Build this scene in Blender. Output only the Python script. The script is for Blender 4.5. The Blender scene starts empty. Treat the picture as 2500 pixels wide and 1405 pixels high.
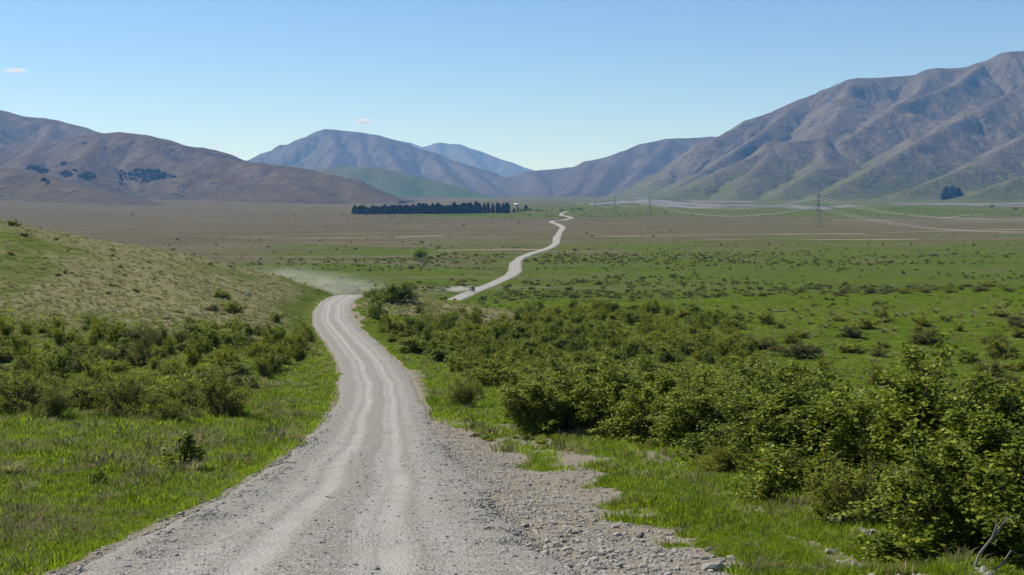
import bpy, math, random
import numpy as np
from mathutils import Vector, Matrix

sc = bpy.context.scene
rng = np.random.default_rng(7)
random.seed(7)
R = math.radians

# ------------------------------------------------------------------ camera
FPX = 3018.0                 # focal length in photograph pixels (2500 wide)
CZ = 35.5                    # camera height above the plain's datum
PITCH = math.atan(222.5 / FPX)
cam_d = bpy.data.cameras.new('camera')
cam_d.sensor_width = 36.0
cam_d.lens = 36.0 * FPX / 2500.0
cam_d.clip_start = 0.2
cam_d.clip_end = 90000.0
cam = bpy.data.objects.new('camera', cam_d)
sc.collection.objects.link(cam)
cam.location = (0, 0, CZ)
cam.rotation_euler = (math.pi / 2 - PITCH, 0, 0)
sc.camera = cam

# ------------------------------------------------------------------ sky, sun, exposure
SUN_AZ = R(-57)              # from +Y towards +X
SUN_EL = R(51)
world = bpy.data.worlds.new('World')
sc.world = world
world.use_nodes = True
wn = world.node_tree
wn.nodes.clear()
sky = wn.nodes.new('ShaderNodeTexSky')
sky.sky_type = 'NISHITA'
sky.sun_disc = False
sky.sun_elevation = SUN_EL
sky.sun_rotation = SUN_AZ
sky.altitude = 1200
sky.air_density = 0.88
sky.dust_density = 0.0
sky.ozone_density = 6.2
bg = wn.nodes.new('ShaderNodeBackground')
bg.inputs[1].default_value = 0.089
wo = wn.nodes.new('ShaderNodeOutputWorld')
wn.links.new(sky.outputs[0], bg.inputs[0])
wn.links.new(bg.outputs[0], wo.inputs[0])

sun_d = bpy.data.lights.new('sun', 'SUN')
sun_d.energy = 4.4
sun_d.angle = R(0.53)
sun_d.color = (1.0, 0.95, 0.87)
sun = bpy.data.objects.new('sun', sun_d)
sc.collection.objects.link(sun)
SDIR = Vector((math.sin(SUN_AZ) * math.cos(SUN_EL), math.cos(SUN_AZ) * math.cos(SUN_EL), math.sin(SUN_EL)))
sun.rotation_euler = SDIR.to_track_quat('Z', 'Y').to_euler()

sc.view_settings.view_transform = 'Standard'
sc.view_settings.look = 'None'
sc.view_settings.gamma = 1.0
sc.view_settings.exposure = 0.52
sc.cycles.max_bounces = 5
sc.cycles.volume_bounces = 1
sc.cycles.diffuse_bounces = 2
sc.cycles.transmission_bounces = 3
sc.cycles.transparent_max_bounces = 8
sc.cycles.use_denoising = True

# ------------------------------------------------------------------ helpers
def link(o, parent=None):
    sc.collection.objects.link(o)
    if parent is not None:
        o.parent = parent
    return o

def mesh_np(name, V, F, mat=None, smooth=False, attrs=None):
    """V (n,3), F list of (m,k) int arrays (k=3 or 4), attrs {name:(n,) point floats}"""
    me = bpy.data.meshes.new(name)
    V = np.asarray(V, dtype=np.float32)
    if not isinstance(F, (list, tuple)):
        F = [F]
    F = [np.asarray(f, dtype=np.int32) for f in F if len(f)]
    me.vertices.add(len(V))
    me.vertices.foreach_set('co', V.ravel())
    loops = np.concatenate([f.ravel() for f in F])
    sizes = np.concatenate([np.full(len(f), f.shape[1], dtype=np.int32) for f in F])
    starts = np.concatenate([[0], np.cumsum(sizes)[:-1]]).astype(np.int32)
    me.loops.add(len(loops))
    me.loops.foreach_set('vertex_index', loops)
    me.polygons.add(len(sizes))
    me.polygons.foreach_set('loop_start', starts)
    me.polygons.foreach_set('loop_total', sizes)
    if smooth:
        me.polygons.foreach_set('use_smooth', np.ones(len(sizes), dtype=bool))
    me.update(calc_edges=True)
    if attrs:
        for k, a in attrs.items():
            at = me.attributes.new(k, 'FLOAT', 'POINT')
            at.data.foreach_set('value', np.asarray(a, dtype=np.float32))
    if mat is not None:
        me.materials.append(mat)
    me.validate()
    return me

def ob(name, me, parent=None, loc=None):
    o = bpy.data.objects.new(name, me)
    if loc is not None:
        o.location = loc
    return link(o, parent)

def tag(o, label, cat, group=None):
    o['label'] = label
    o['category'] = cat
    if group:
        o['group'] = group
    return o

def empty(name, loc=(0, 0, 0), rz=0.0):
    o = bpy.data.objects.new(name, None)
    o.empty_display_size = 0.2
    o.location = loc
    o.rotation_euler = (0, 0, rz)
    return link(o)

def grid_faces(nr, nc):
    i = np.arange(nr - 1)[:, None] * nc + np.arange(nc - 1)[None, :]
    i = i.ravel()
    return np.stack([i, i + 1, i + nc + 1, i + nc], axis=1)

def sstep(a, b, x):
    t = np.clip((x - a) / (b - a), 0, 1)
    return t * t * (3 - 2 * t)

# value noise -------------------------------------------------------
_T = np.random.default_rng(99).random((256, 256)).astype(np.float64)
def vnoise(x, y):
    x = np.asarray(x, dtype=np.float64); y = np.asarray(y, dtype=np.float64)
    xi = np.floor(x).astype(np.int64); yi = np.floor(y).astype(np.int64)
    fx = x - xi; fy = y - yi
    fx = fx * fx * fx * (fx * (fx * 6 - 15) + 10); fy = fy * fy * fy * (fy * (fy * 6 - 15) + 10)
    x0 = xi & 255; x1 = (xi + 1) & 255; y0 = yi & 255; y1 = (yi + 1) & 255
    a = _T[x0, y0]; b = _T[x1, y0]; c = _T[x0, y1]; d = _T[x1, y1]
    return (a + (b - a) * fx) * (1 - fy) + (c + (d - c) * fx) * fy

def fbm(x, y, o=4, g=0.5):
    s = 0.0; a = 1.0; n = 0.0
    for k in range(o):
        s = s + a * vnoise(x * 2 ** k + 17.3 * k, y * 2 ** k + 41.7 * k)
        n += a; a *= g
    return s / n

# ------------------------------------------------------------------ projection
cp, sp = math.cos(PITCH), math.sin(PITCH)
def project(x, y, z):
    dz = z - CZ
    depth = y * cp - dz * sp
    up = y * sp + dz * cp
    depth = np.where(np.abs(depth) < 1e-6, 1e-6, depth)
    return 1250 + FPX * x / depth, 702.5 - FPX * up / depth, depth

def ray(px, py):
    cx = (px - 1250) / FPX; cy = (702.5 - py) / FPX
    return np.array([cx, cp + cy * sp, -sp + cy * cp])

def at_y(px, py, Y):
    r = ray(px, py)
    t = Y / r[1]
    return np.array([r[0] * t, Y, CZ + r[2] * t])

def unproj(px, py, zf=None, tmax=9000.0, tmin=4.0, ns=420):
    """first hit of the sight line with the terrain"""
    zf = zf or terrain
    r = ray(px, py)
    lo, hi = tmin, tmax
    for it, n in enumerate((ns, 24, 24)):
        ts = np.geomspace(lo, hi, n)
        P = ts[:, None] * r[None, :]
        d = CZ + P[:, 2] - zf(P[:, 0], P[:, 1])
        k = int(np.argmax(d < 0))
        if d[k] >= 0:
            k = n - 1
        k = max(k, 1)
        lo, hi = ts[k - 1], ts[k]
    a, b = d[k - 1], d[k]
    f = a / (a - b + 1e-12)
    t = lo + (hi - lo) * np.clip(f, 0, 1)
    x, y = r[0] * t, r[1] * t
    return np.array([x, y, float(zf(np.array([x]), np.array([y]))[0])])

def inpoly(px, py, poly):
    px = np.asarray(px, float); py = np.asarray(py, float)
    ins = np.zeros(px.shape, bool)
    n = len(poly)
    for i in range(n):
        x1, y1 = poly[i]; x2, y2 = poly[(i + 1) % n]
        c = ((y1 > py) != (y2 > py)) & (px < (x2 - x1) * (py - y1) / (y2 - y1 + 1e-9) + x1)
        ins ^= c
    return ins

# ------------------------------------------------------------------ terrain
PY = np.array([-400, -60, -20, 0, 6, 13, 24, 40, 58, 80, 100, 150, 185, 215, 260, 400, 800, 20000], float)
PD = np.array([-30, -6, -1.2, 1.68, 2.65, 4.0, 5.95, 8.4, 10.9, 12.9, 14.05, 15.85, 16.75, 17.45, 18.4, 20.0, 22, 22], float)
RY = np.array([-60, -20, 0, 13, 24, 40, 58, 80, 100, 125, 150, 170, 185, 200, 215, 235, 270, 330, 380, 421], float)
RX = np.array([2.5, 1.4, -0.8, -2.05, -3.05, -4.6, -6.4, -8.6, -11.3, -16.2, -21.5, -25.0, -26.7, -28.2, -29.3, -28.0, -23.5, -25, -21, -14.2], float)
def smooth_interp(xq, xs, ys, w):
    """piecewise linear, smoothed by averaging over +-w(x)"""
    s = 0
    offs = np.linspace(-1, 1, 9)
    for o in offs:
        s = s + np.interp(xq + o * w, xs, ys)
    return s / len(offs)
def profile(y):
    return smooth_interp(y, PY, PD, np.clip(np.abs(y) * 0.12, 2, 14))
def roadx(y):
    return smooth_interp(y, RY, RX, np.clip(np.abs(y) * 0.1, 2, 12))

def plain(x, y):
    z = 0.006 * np.clip(y, 0, 5400)
    z = z + 9.0 * np.exp(-(((x - 590) / 95) ** 2 + ((y - 1860) / 60) ** 2))      # hummock by the pylon line
    z = z + 12.0 * sstep(400, 1400, x) * sstep(2900, 3600, y)
    z = z + 14.0 * sstep(-200, -1500, x) * sstep(1500, 2600, y)
    z = z + (fbm(x / 240, y / 120, 3) - 0.5) * 1.6 * sstep(350, 700, y)
    return z

def terrain0(x, y):
    x = np.asarray(x, float); y = np.asarray(y, float)
    rx = roadx(y)
    u = x - rx
    pre = CZ - profile(y)
    a = np.interp(y, [0, 14, 30, 50, 80, 110, 150, 185, 215, 260], [0.15, 0.3, 0.7, 1.2, 3.0, 4.2, 3.3, 2.6, 2.0, 1.4])
    pre = pre - a * sstep(3, 26, u)
    v = np.clip(rx - 4 - x, 0, None)
    rise = 0.262 * v + 1.2 * (1 - np.exp(-v / 4))
    rise = 46 * (1 - np.exp(-rise / 46))
    pre = pre + rise * sstep(80, 205, y)
    pre = pre + 1.7 * np.exp(-(((x + 11) / 13) ** 2 + ((y - 192) / 14) ** 2))
    pre = pre + (fbm(x / 26 + 5, y / 26, 3) - 0.5) * 1.3 * sstep(4, 14, np.abs(u)) * sstep(20, 70, y)
    pre = pre + (fbm(x / 4.3, y / 4.3 + 9, 3) - 0.5) * 0.42 * sstep(2.8, 6.0, np.abs(u))
    pre = pre + (fbm(x * 1.3, y * 1.3 + 9, 2) - 0.5) * 0.10 * sstep(2.4, 3.4, np.abs(u))
    # spoil ridge along the right verge
    rb = np.interp(y, [9, 14, 20, 28, 38, 46], [4.2, 4.7, 4.9, 4.9, 4.3, 3.2])
    pre = pre + 0.16 * np.exp(-((x - rb) / 0.35) ** 2) * (0.3 + fbm(x * 1.7, y * 1.7, 2)) * sstep(8, 12, y) * sstep(46, 38, y)
    ye = np.interp(x, [-300, -60, -29, 18, 110, 400], [205, 212, 217, 226, 268, 330])
    w = sstep(ye, ye + 85, y)
    return pre * (1 - w) + plain(x, y) * w

def terrain(x, y):
    return terrain0(x, y)

# road centreline: near part from the tables, far part picked off the photograph onto the plain
near_y = np.concatenate([np.arange(-30, 40, 0.5), np.arange(40, 230, 1.0), np.arange(230, 418, 2.0)])
near_c = np.stack([roadx(near_y), near_y], 1)
far_pix = [(1205, 694), (1240, 677), (1257, 662), (1258, 648), (1268, 633), (1300, 619), (1338, 607), (1357, 594), (1360, 580),
           (1368, 566), (1374, 557), (1360, 548), (1347, 543), (1352, 540.5), (1378, 538), (1396, 533), (1384, 529.5), (1371, 526), (1372, 522), (1384, 518)]
far_c = [unproj(*p)[:2] for p in far_pix]
ctrl = np.array([near_c[-40], near_c[-20], near_c[-1]] + far_c)
def catmull(P, n=14):
    out = []
    for i in range(len(P) - 1):
        p0 = P[max(i - 1, 0)]; p1 = P[i]; p2 = P[i + 1]; p3 = P[min(i + 2, len(P) - 1)]
        for t in np.linspace(0, 1, n, endpoint=False):
            out.append(0.5 * ((2 * p1) + (-p0 + p2) * t + (2 * p0 - 5 * p1 + 4 * p2 - p3) * t * t + (-p0 + 3 * p1 - 3 * p2 + p3) * t ** 3))
    out.append(P[-1])
    return np.array(out)
far_line = catmull(ctrl, 26)
k0 = 2 * 26
ROAD = np.concatenate([near_c, far_line[k0 + 1:]], 0)

# ------------------------------------------------------------------ material helpers
class NT:
    def __init__(self, name, disp=False):
        self.m = bpy.data.materials.new(name)
        self.m.use_nodes = True
        self.t = self.m.node_tree
        self.t.nodes.clear()
        self.out = self.t.nodes.new('ShaderNodeOutputMaterial')
    def n(self, typ, **kw):
        nd = self.t.nodes.new(typ)
        for k, v in kw.items():
            setattr(nd, k, v)
        return nd
    def l(self, a, b):
        self.t.links.new(a, b)
    def put(self, sock, v):
        if hasattr(v, 'is_output'):
            self.l(v, sock)
        else:
            if isinstance(v, tuple) and len(v) == 3 and sock.type == 'RGBA':
                v = v + (1.0,)
            sock.default_value = v
    def math(self, op, a, b=0.0, c=None, clamp=False):
        nd = self.n('ShaderNodeMath', operation=op, use_clamp=clamp)
        self.put(nd.inputs[0], a); self.put(nd.inputs[1], b)
        if c is not None:
            self.put(nd.inputs[2], c)
        return nd.outputs[0]
    def mix(self, f, a, b, blend='MIX'):
        nd = self.n('ShaderNodeMix', data_type='RGBA', blend_type=blend)
        self.put(nd.inputs[0], f); self.put(nd.inputs[6], a); self.put(nd.inputs[7], b)
        return nd.outputs[2]
    def pos(self):
        return self.n('ShaderNodeNewGeometry').outputs['Position']
    def map(self, v, scale=(1, 1, 1), loc=(0, 0, 0)):
        nd = self.n('ShaderNodeMapping')
        self.l(v, nd.inputs[0]); nd.inputs['Scale'].default_value = scale; nd.inputs['Location'].default_value = loc
        return nd.outputs[0]
    def noise(self, v, scale, detail=3.0, rough=0.55, dist=0.0):
        nd = self.n('ShaderNodeTexNoise')
        self.l(v, nd.inputs['Vector'])
        nd.inputs['Scale'].default_value = scale; nd.inputs['Detail'].default_value = detail
        nd.inputs['Roughness'].default_value = rough; nd.inputs['Distortion'].default_value = dist
        return nd.outputs[0]
    def vor(self, v, scale, feature='F1'):
        nd = self.n('ShaderNodeTexVoronoi', feature=feature)
        self.l(v, nd.inputs['Vector']); nd.inputs['Scale'].default_value = scale
        return nd
    def attr(self, name):
        return self.n('ShaderNodeAttribute', attribute_name=name).outputs['Fac']
    def ramp(self, f, stops):
        nd = self.n('ShaderNodeValToRGB')
        el = nd.color_ramp.elements
        while len(el) < len(stops):
            el.new(0.5)
        for e, (p, c) in zip(el, stops):
            e.position = p
            e.color = c + (1,) if len(c) == 3 else c
        self.put(nd.inputs[0], f)
        return nd.outputs[0]
    def step(self, f, a, b):
        nd = self.n('ShaderNodeMapRange', interpolation_type='SMOOTHSTEP')
        self.put(nd.inputs['Value'], f)
        nd.inputs['From Min'].default_value = a; nd.inputs['From Max'].default_value = b
        return nd.outputs[0]
    def bump(self, h, strength=0.5, dist=0.05):
        nd = self.n('ShaderNodeBump')
        nd.inputs['Strength'].default_value = strength; nd.inputs['Distance'].default_value = dist
        self.l(h, nd.inputs['Height'])
        return nd.outputs[0]
    def bsdf(self, col, rough=0.9, normal=None, spec=0.25, metal=0.0):
        nd = self.n('ShaderNodeBsdfPrincipled')
        self.put(nd.inputs['Base Color'], col); self.put(nd.inputs['Roughness'], rough)
        nd.inputs['Specular IOR Level'].default_value = spec; nd.inputs['Metallic'].default_value = metal
        if normal is not None:
            self.l(normal, nd.inputs['Normal'])
        return nd.outputs[0]
    def done(self, sh):
        self.l(sh, self.out.inputs['Surface'])
        return self.m

# ground -------------------------------------------------------------
def mat_ground():
    m = NT('ground_cover')
    P = m.pos()
    dry = m.attr('dry'); bare = m.attr('bare')
    fine = m.noise(P, 2.2, 6, 0.72)
    mid = m.noise(P, 0.35, 5, 0.66)
    strip = m.noise(m.map(P, (0.006, 0.035, 0.03)), 1.0, 5, 0.62, 0.6)
    big = m.noise(m.map(P, (0.02, 0.05, 0.05)), 1.0, 4, 0.6)
    green = m.ramp(mid, [(0.25, (0.042, 0.076, 0.007)), (0.45, (0.068, 0.112, 0.010)), (0.6, (0.096, 0.134, 0.014)), (0.75, (0.135, 0.150, 0.026))])
    green = m.mix(m.math('MULTIPLY', fine, 0.45), green, (0.026, 0.045, 0.006))
    straw = m.ramp(m.noise(P, 0.9, 4, 0.7), [(0.28, (0.098, 0.090, 0.044)), (0.5, (0.175, 0.162, 0.088)), (0.72, (0.260, 0.240, 0.145))])
    plainc = m.ramp(strip, [(0.3, (0.082, 0.068, 0.042)), (0.5, (0.112, 0.092, 0.060)), (0.66, (0.138, 0.116, 0.078)), (0.80, (0.205, 0.172, 0.122))])
    far = m.attr('far')
    dryc = m.mix(far, straw, plainc)
    n = m.math('ADD', m.math('MULTIPLY', m.math('SUBTRACT', mid, 0.5), 0.9), m.math('MULTIPLY', m.math('SUBTRACT', fine, 0.5), 0.9))
    n2 = m.math('ADD', m.math('MULTIPLY', m.math('SUBTRACT', strip, 0.5), 2.0), m.math('MULTIPLY', m.math('SUBTRACT', big, 0.5), 1.0))
    nn = m.math('ADD', m.math('MULTIPLY', n, m.math('SUBTRACT', 1.0, far)), m.math('MULTIPLY', n2, far))
    d = m.step(m.math('ADD', dry, nn), 0.22, 0.78)
    col = m.mix(d, green, dryc)
    # earth and stones
    vo = m.vor(P, 22.0)
    soil = m.mix(m.math('MULTIPLY', m.noise(P, 6, 4, 0.7), 1.0), (0.150, 0.122, 0.086), (0.300, 0.268, 0.215))
    soil = m.mix(m.step(vo.outputs['Distance'], 0.35, 0.2), soil, (0.30, 0.285, 0.25))
    b = m.step(m.math('ADD', bare, m.math('MULTIPLY', m.math('SUBTRACT', m.noise(P, 2.0, 4, 0.7), 0.5), 0.9)), 0.42, 0.6)
    col = m.mix(b, col, soil)
    h = m.math('ADD', m.math('MULTIPLY', fine, 1.0), m.math('MULTIPLY', m.noise(P, 14, 3, 0.7), 0.5))
    clump = m.step(m.noise(P, 1.1, 5, 0.7), 0.55, 0.72)
    col = m.mix(m.math('MULTIPLY', m.math('MULTIPLY', clump, 0.55), m.math('SUBTRACT', 1.0, b)), col, (0.032, 0.042, 0.010))
    spk = m.step(m.math('ADD', m.noise(P, 0.2, 5, 0.72), m.math('MULTIPLY', big, 0.35)), 0.66, 0.80)
    col = m.mix(m.math('MULTIPLY', m.math('MULTIPLY', spk, far), 0.6), col, (0.040, 0.046, 0.018))
    mott = m.noise(m.map(P, (0.05, 0.09, 0.09)), 1.0, 6, 0.7)
    col = m.mix(m.math('MULTIPLY', m.step(mott, 0.45, 0.66), 0.32), col, m.mix(0.5, col, (0.155, 0.138, 0.050)))
    return m.done(m.bsdf(col, 1.0, m.bump(h, 0.8, 0.15), 0.0))

def mat_road():
    m = NT('gravel_road')
    P = m.pos()
    u = m.attr('across'); v = m.attr('along')
    wob = m.math('MULTIPLY', m.math('SUBTRACT', m.noise(m.map(P, (0.09, 0.09, 0.09)), 1.0, 2), 0.5), 0.7)
    uu = m.math('ADD', u, wob)
    def trk(c, w):
        return m.step(m.math('ABSOLUTE', m.math('SUBTRACT', uu, c)), w, w * 0.15)
    t = m.math('MAXIMUM', trk(-0.72, 0.36), trk(0.78, 0.36))
    t = m.math('MAXIMUM', t, m.math('MULTIPLY', trk(0.42, 0.25), 0.8))
    t = m.math('MAXIMUM', t, m.math('MULTIPLY', trk(-1.3, 0.4), 0.6))
    t = m.math('MAXIMUM', t, m.math('MULTIPLY', trk(1.45, 0.4), 0.5))
    t = m.math('MULTIPLY', t, m.math('MULTIPLY', m.math('SUBTRACT', m.noise(m.map(P, (2.2, 0.5, 0.5)), 1.0, 6, 0.7), 0.12), 2.2), clamp=True)
    vo = m.vor(P, 30.0)
    vo2 = m.vor(P, 70.0)
    big = m.noise(P, 0.5, 3, 0.6)
    sep = m.n('ShaderNodeSeparateColor'); m.l(vo.outputs['Color'], sep.inputs[0])
    sep2 = m.n('ShaderNodeSeparateColor'); m.l(vo2.outputs['Color'], sep2.inputs[0])
    g = m.ramp(sep.outputs[0], [(0.0, (0.085, 0.080, 0.070)), (0.5, (0.222, 0.210, 0.185)), (1.0, (0.43, 0.41, 0.365))])
    g2 = m.ramp(sep2.outputs[0], [(0.0, (0.11, 0.104, 0.091)), (0.5, (0.235, 0.223, 0.196)), (1.0, (0.40, 0.38, 0.338))])
    g = m.mix(0.45, g, g2)
    vo3 = m.vor(P, 17.0)
    sep3 = m.n('ShaderNodeSeparateColor'); m.l(vo3.outputs['Color'], sep3.inputs[0])
    peb = m.step(vo3.outputs['Distance'], 0.42, 0.30)
    g = m.mix(m.math('MULTIPLY', m.math('MULTIPLY', peb, m.step(sep3.outputs[0], 0.34, 0.26)), 0.75), g, (0.085, 0.082, 0.075))
    g = m.mix(m.math('MULTIPLY', m.math('MULTIPLY', peb, m.step(sep3.outputs[1], 0.70, 0.78)), 0.7), g, (0.44, 0.425, 0.385))
    g = m.mix(m.math('MULTIPLY', m.step(big, 0.35, 0.7), 0.35), g, (0.225, 0.20, 0.16))
    fine = m.mix(m.noise(P, 40, 2), (0.345, 0.332, 0.298), (0.44, 0.425, 0.385))
    col = m.mix(m.math('MULTIPLY', t, 0.72, clamp=True), g, fine)
    hh = m.math('ADD', m.math('MULTIPLY', vo.outputs['Distance'], -0.8), m.math('MULTIPLY', vo2.outputs['Distance'], -0.3))
    return m.done(m.bsdf(col, 0.95, m.bump(hh, 0.8, 0.04), 0.15))

def mat_path():
    m = NT('dirt_track')
    P = m.pos()
    c = m.mix(m.noise(m.map(P, (0.03, 0.08, 0.05)), 1, 4), (0.24, 0.19, 0.13), (0.36, 0.30, 0.22))
    return m.done(m.bsdf(c, 0.95, None, 0.1))

def mat_hill(name, base, tan, green, greenamt, rockamt, gthr=0.46):
    m = NT(name)
    P = m.pos()
    gl = m.attr('gully'); lo = m.attr('low'); st = m.attr('steep')
    n1 = m.noise(P, 0.0035, 5, 0.62)
    n2 = m.noise(P, 0.016, 5, 0.65)
    n3 = m.noise(P, 0.06, 3, 0.7)
    col = m.mix(m.step(n1, 0.35, 0.65), base, tuple(b * 0.82 for b in base))
    col = m.mix(m.math('MULTIPLY', m.step(n2, 0.45, 0.72), 0.55), col, tan)
    col = m.mix(m.math('MULTIPLY', m.step(m.math('ADD', st, m.math('MULTIPLY', n2, 0.5)), 0.72, 1.05), 0.5), col, (0.150, 0.130, 0.112))
    gg = m.math('ADD', m.math('ADD', m.math('MULTIPLY', gl, 0.55), m.math('MULTIPLY', lo, 0.55)), m.math('MULTIPLY', m.math('SUBTRACT', n2, 0.5), 1.4))
    col = m.mix(m.math('MULTIPLY', m.step(gg, gthr, gthr + 0.36), greenamt), col, green)
    rk = m.step(m.math('ADD', n3, m.math('MULTIPLY', n2, 0.55)), 0.88, 0.96)
    col = m.mix(m.math('MULTIPLY', rk, rockamt), col, (0.028, 0.024, 0.020))
    col = m.mix(m.math('MULTIPLY', m.step(n3, 0.4, 0.7), 0.3), col, (0.05, 0.042, 0.03))
    n4 = m.noise(m.map(P, (0.011, 0.011, 0.004)), 1.0, 7, 0.72, 1.2)
    col = m.mix(m.math('MULTIPLY', m.step(n4, 0.55, 0.70), 0.38), col, m.mix(0.75, col, (0.018, 0.016, 0.013)))
    col = m.mix(m.math('MULTIPLY', m.step(n4, 0.46, 0.30), 0.35), col, tan)
    h = m.math('ADD', m.math('ADD', m.math('MULTIPLY', n2, 20.0), m.math('MULTIPLY', n4, -15.0)), m.math('MULTIPLY', n3, 7.0))
    nd = m.n('ShaderNodeBump'); nd.inputs['Strength'].default_value = 0.9; nd.inputs['Distance'].default_value = 1.0
    m.l(h, nd.inputs['Height'])
    return m.done(m.bsdf(col, 1.0, nd.outputs[0], 0.05))

def mat_leaf(name, c0, c1, c2, trans=0.35, rough=0.5, spec=0.35):
    m = NT(name)
    tone = m.attr('tone')
    rnd = m.n('ShaderNodeObjectInfo').outputs['Random']
    f = m.math('ADD', m.math('MULTIPLY', tone, 0.8), m.math('MULTIPLY', rnd, 0.2))
    col = m.ramp(f, [(0.05, c0), (0.5, c1), (0.95, c2)])
    b = m.bsdf(col, rough, None, spec)
    t = m.n('ShaderNodeBsdfTranslucent')
    m.l(m.mix(1.0, col, (1.35, 1.45, 0.7), 'MULTIPLY'), t.inputs[0])
    mx = m.n('ShaderNodeMixShader'); mx.inputs[0].default_value = trans
    m.l(b, mx.inputs[1]); m.l(t.outputs[0], mx.inputs[2])
    return m.done(mx.outputs[0])

def mat_plain(name, col, rough=0.8, spec=0.3, metal=0.0, var=0.25, scale=8.0):
    m = NT(name)
    n = m.noise(m.n('ShaderNodeTexCoord').outputs['Object'], scale, 4, 0.65)
    rnd = m.n('ShaderNodeObjectInfo').outputs['Random']
    dark = tuple(c * (1 - var) for c in col); light = tuple(min(1, c * (1 + var)) for c in col)
    c = m.mix(m.math('ADD', m.math('MULTIPLY', n, 0.6), m.math('MULTIPLY', rnd, 0.4)), dark, light)
    return m.done(m.bsdf(c, rough, m.bump(n, 0.3, 0.02), spec, metal))

M = {}
M['ground'] = mat_ground()
M['road'] = mat_road()
M['path'] = mat_path()
M['leaf'] = mat_leaf('shrub_leaf', (0.042, 0.070, 0.004), (0.130, 0.170, 0.010), (0.285, 0.315, 0.032), 0.24, 0.6, 0.14)
M['leaf_olive'] = mat_leaf('olive_leaf', (0.070, 0.086, 0.007), (0.180, 0.195, 0.018), (0.330, 0.330, 0.050), 0.40, 0.65, 0.1)
M['leaf_brown'] = mat_leaf('twiggy_leaf', (0.065, 0.064, 0.017), (0.120, 0.115, 0.030), (0.175, 0.168, 0.045), 0.3, 0.7, 0.08)
M['leaf_willow'] = mat_leaf('willow_leaf', (0.10, 0.15, 0.012), (0.18, 0.25, 0.022), (0.28, 0.36, 0.045), 0.45, 0.7, 0.05)
M['needle'] = mat_leaf('conifer_needle', (0.012, 0.022, 0.009), (0.024, 0.040, 0.014), (0.044, 0.064, 0.022), 0.1, 0.7, 0.2)
M['bark'] = mat_plain('bark', (0.085, 0.068, 0.050), 0.9, 0.2)
M['deadwood'] = mat_plain('dead_wood', (0.17, 0.155, 0.135), 0.9, 0.15, var=0.45, scale=20)
M['darkwood'] = mat_plain('dark_dead_wood', (0.055, 0.047, 0.04), 0.9, 0.2)
M['grass'] = mat_leaf('green_grass', (0.102, 0.155, 0.010), (0.185, 0.255, 0.018), (0.290, 0.335, 0.045), 0.48, 0.65, 0.1)
M['straw'] = mat_leaf('straw_grass', (0.120, 0.108, 0.048), (0.215, 0.196, 0.098), (0.33, 0.305, 0.18), 0.3, 0.8, 0.05)
M['tuss'] = mat_leaf('tussock_grass', (0.145, 0.134, 0.072), (0.255, 0.236, 0.135), (0.37, 0.345, 0.22), 0.35, 0.8, 0.05)
M['stone'] = mat_plain('greywacke_stone', (0.28, 0.265, 0.232), 0.95, 0.1, var=0.5, scale=14)
M['steel'] = mat_plain('galvanised_steel', (0.15, 0.16, 0.18), 0.6, 0.4, 0.3, var=0.1)
M['wire'] = mat_plain('aluminium_cable', (0.85, 0.85, 0.86), 0.35, 0.6, 0.6, var=0.05)
M['rbed'] = mat_plain('river_gravel', (0.145, 0.132, 0.118), 0.95, 0.1, var=0.35, scale=0.01)

# ------------------------------------------------------------------ ground sheet
ROADMASK = [(1010, 1000), (1060, 1030), (1180, 1040), (1330, 1070), (1460, 1095), (1500, 1125), (1470, 1160), (1510, 1200), (1600, 1240), (1660, 1295),
            (1780, 1350), (1880, 1405), (1880, 1700), (900, 1700), (1000, 1200)]
PATCHES = [[(1000, 900), (1030, 900), (1050, 960), (1060, 1000), (1015, 1000)], [(1060, 1020), (1160, 1020), (1160, 1045), (1060, 1045)],
           [(870, 740), (885, 740), (890, 800), (868, 800)], [(860, 815), (890, 822), (890, 835), (860, 830)],
           [(1490, 1080), (1560, 1080), (1730, 1160), (1700, 1180), (1560, 1120)], [(1730, 1200), (1830, 1215), (1900, 1265), (1790, 1250)],
           [(1900, 1300), (2010, 1330), (2200, 1405), (2080, 1405)], [(1180, 1030), (1300, 1035), (1420, 1075), (1300, 1075)]]
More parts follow.
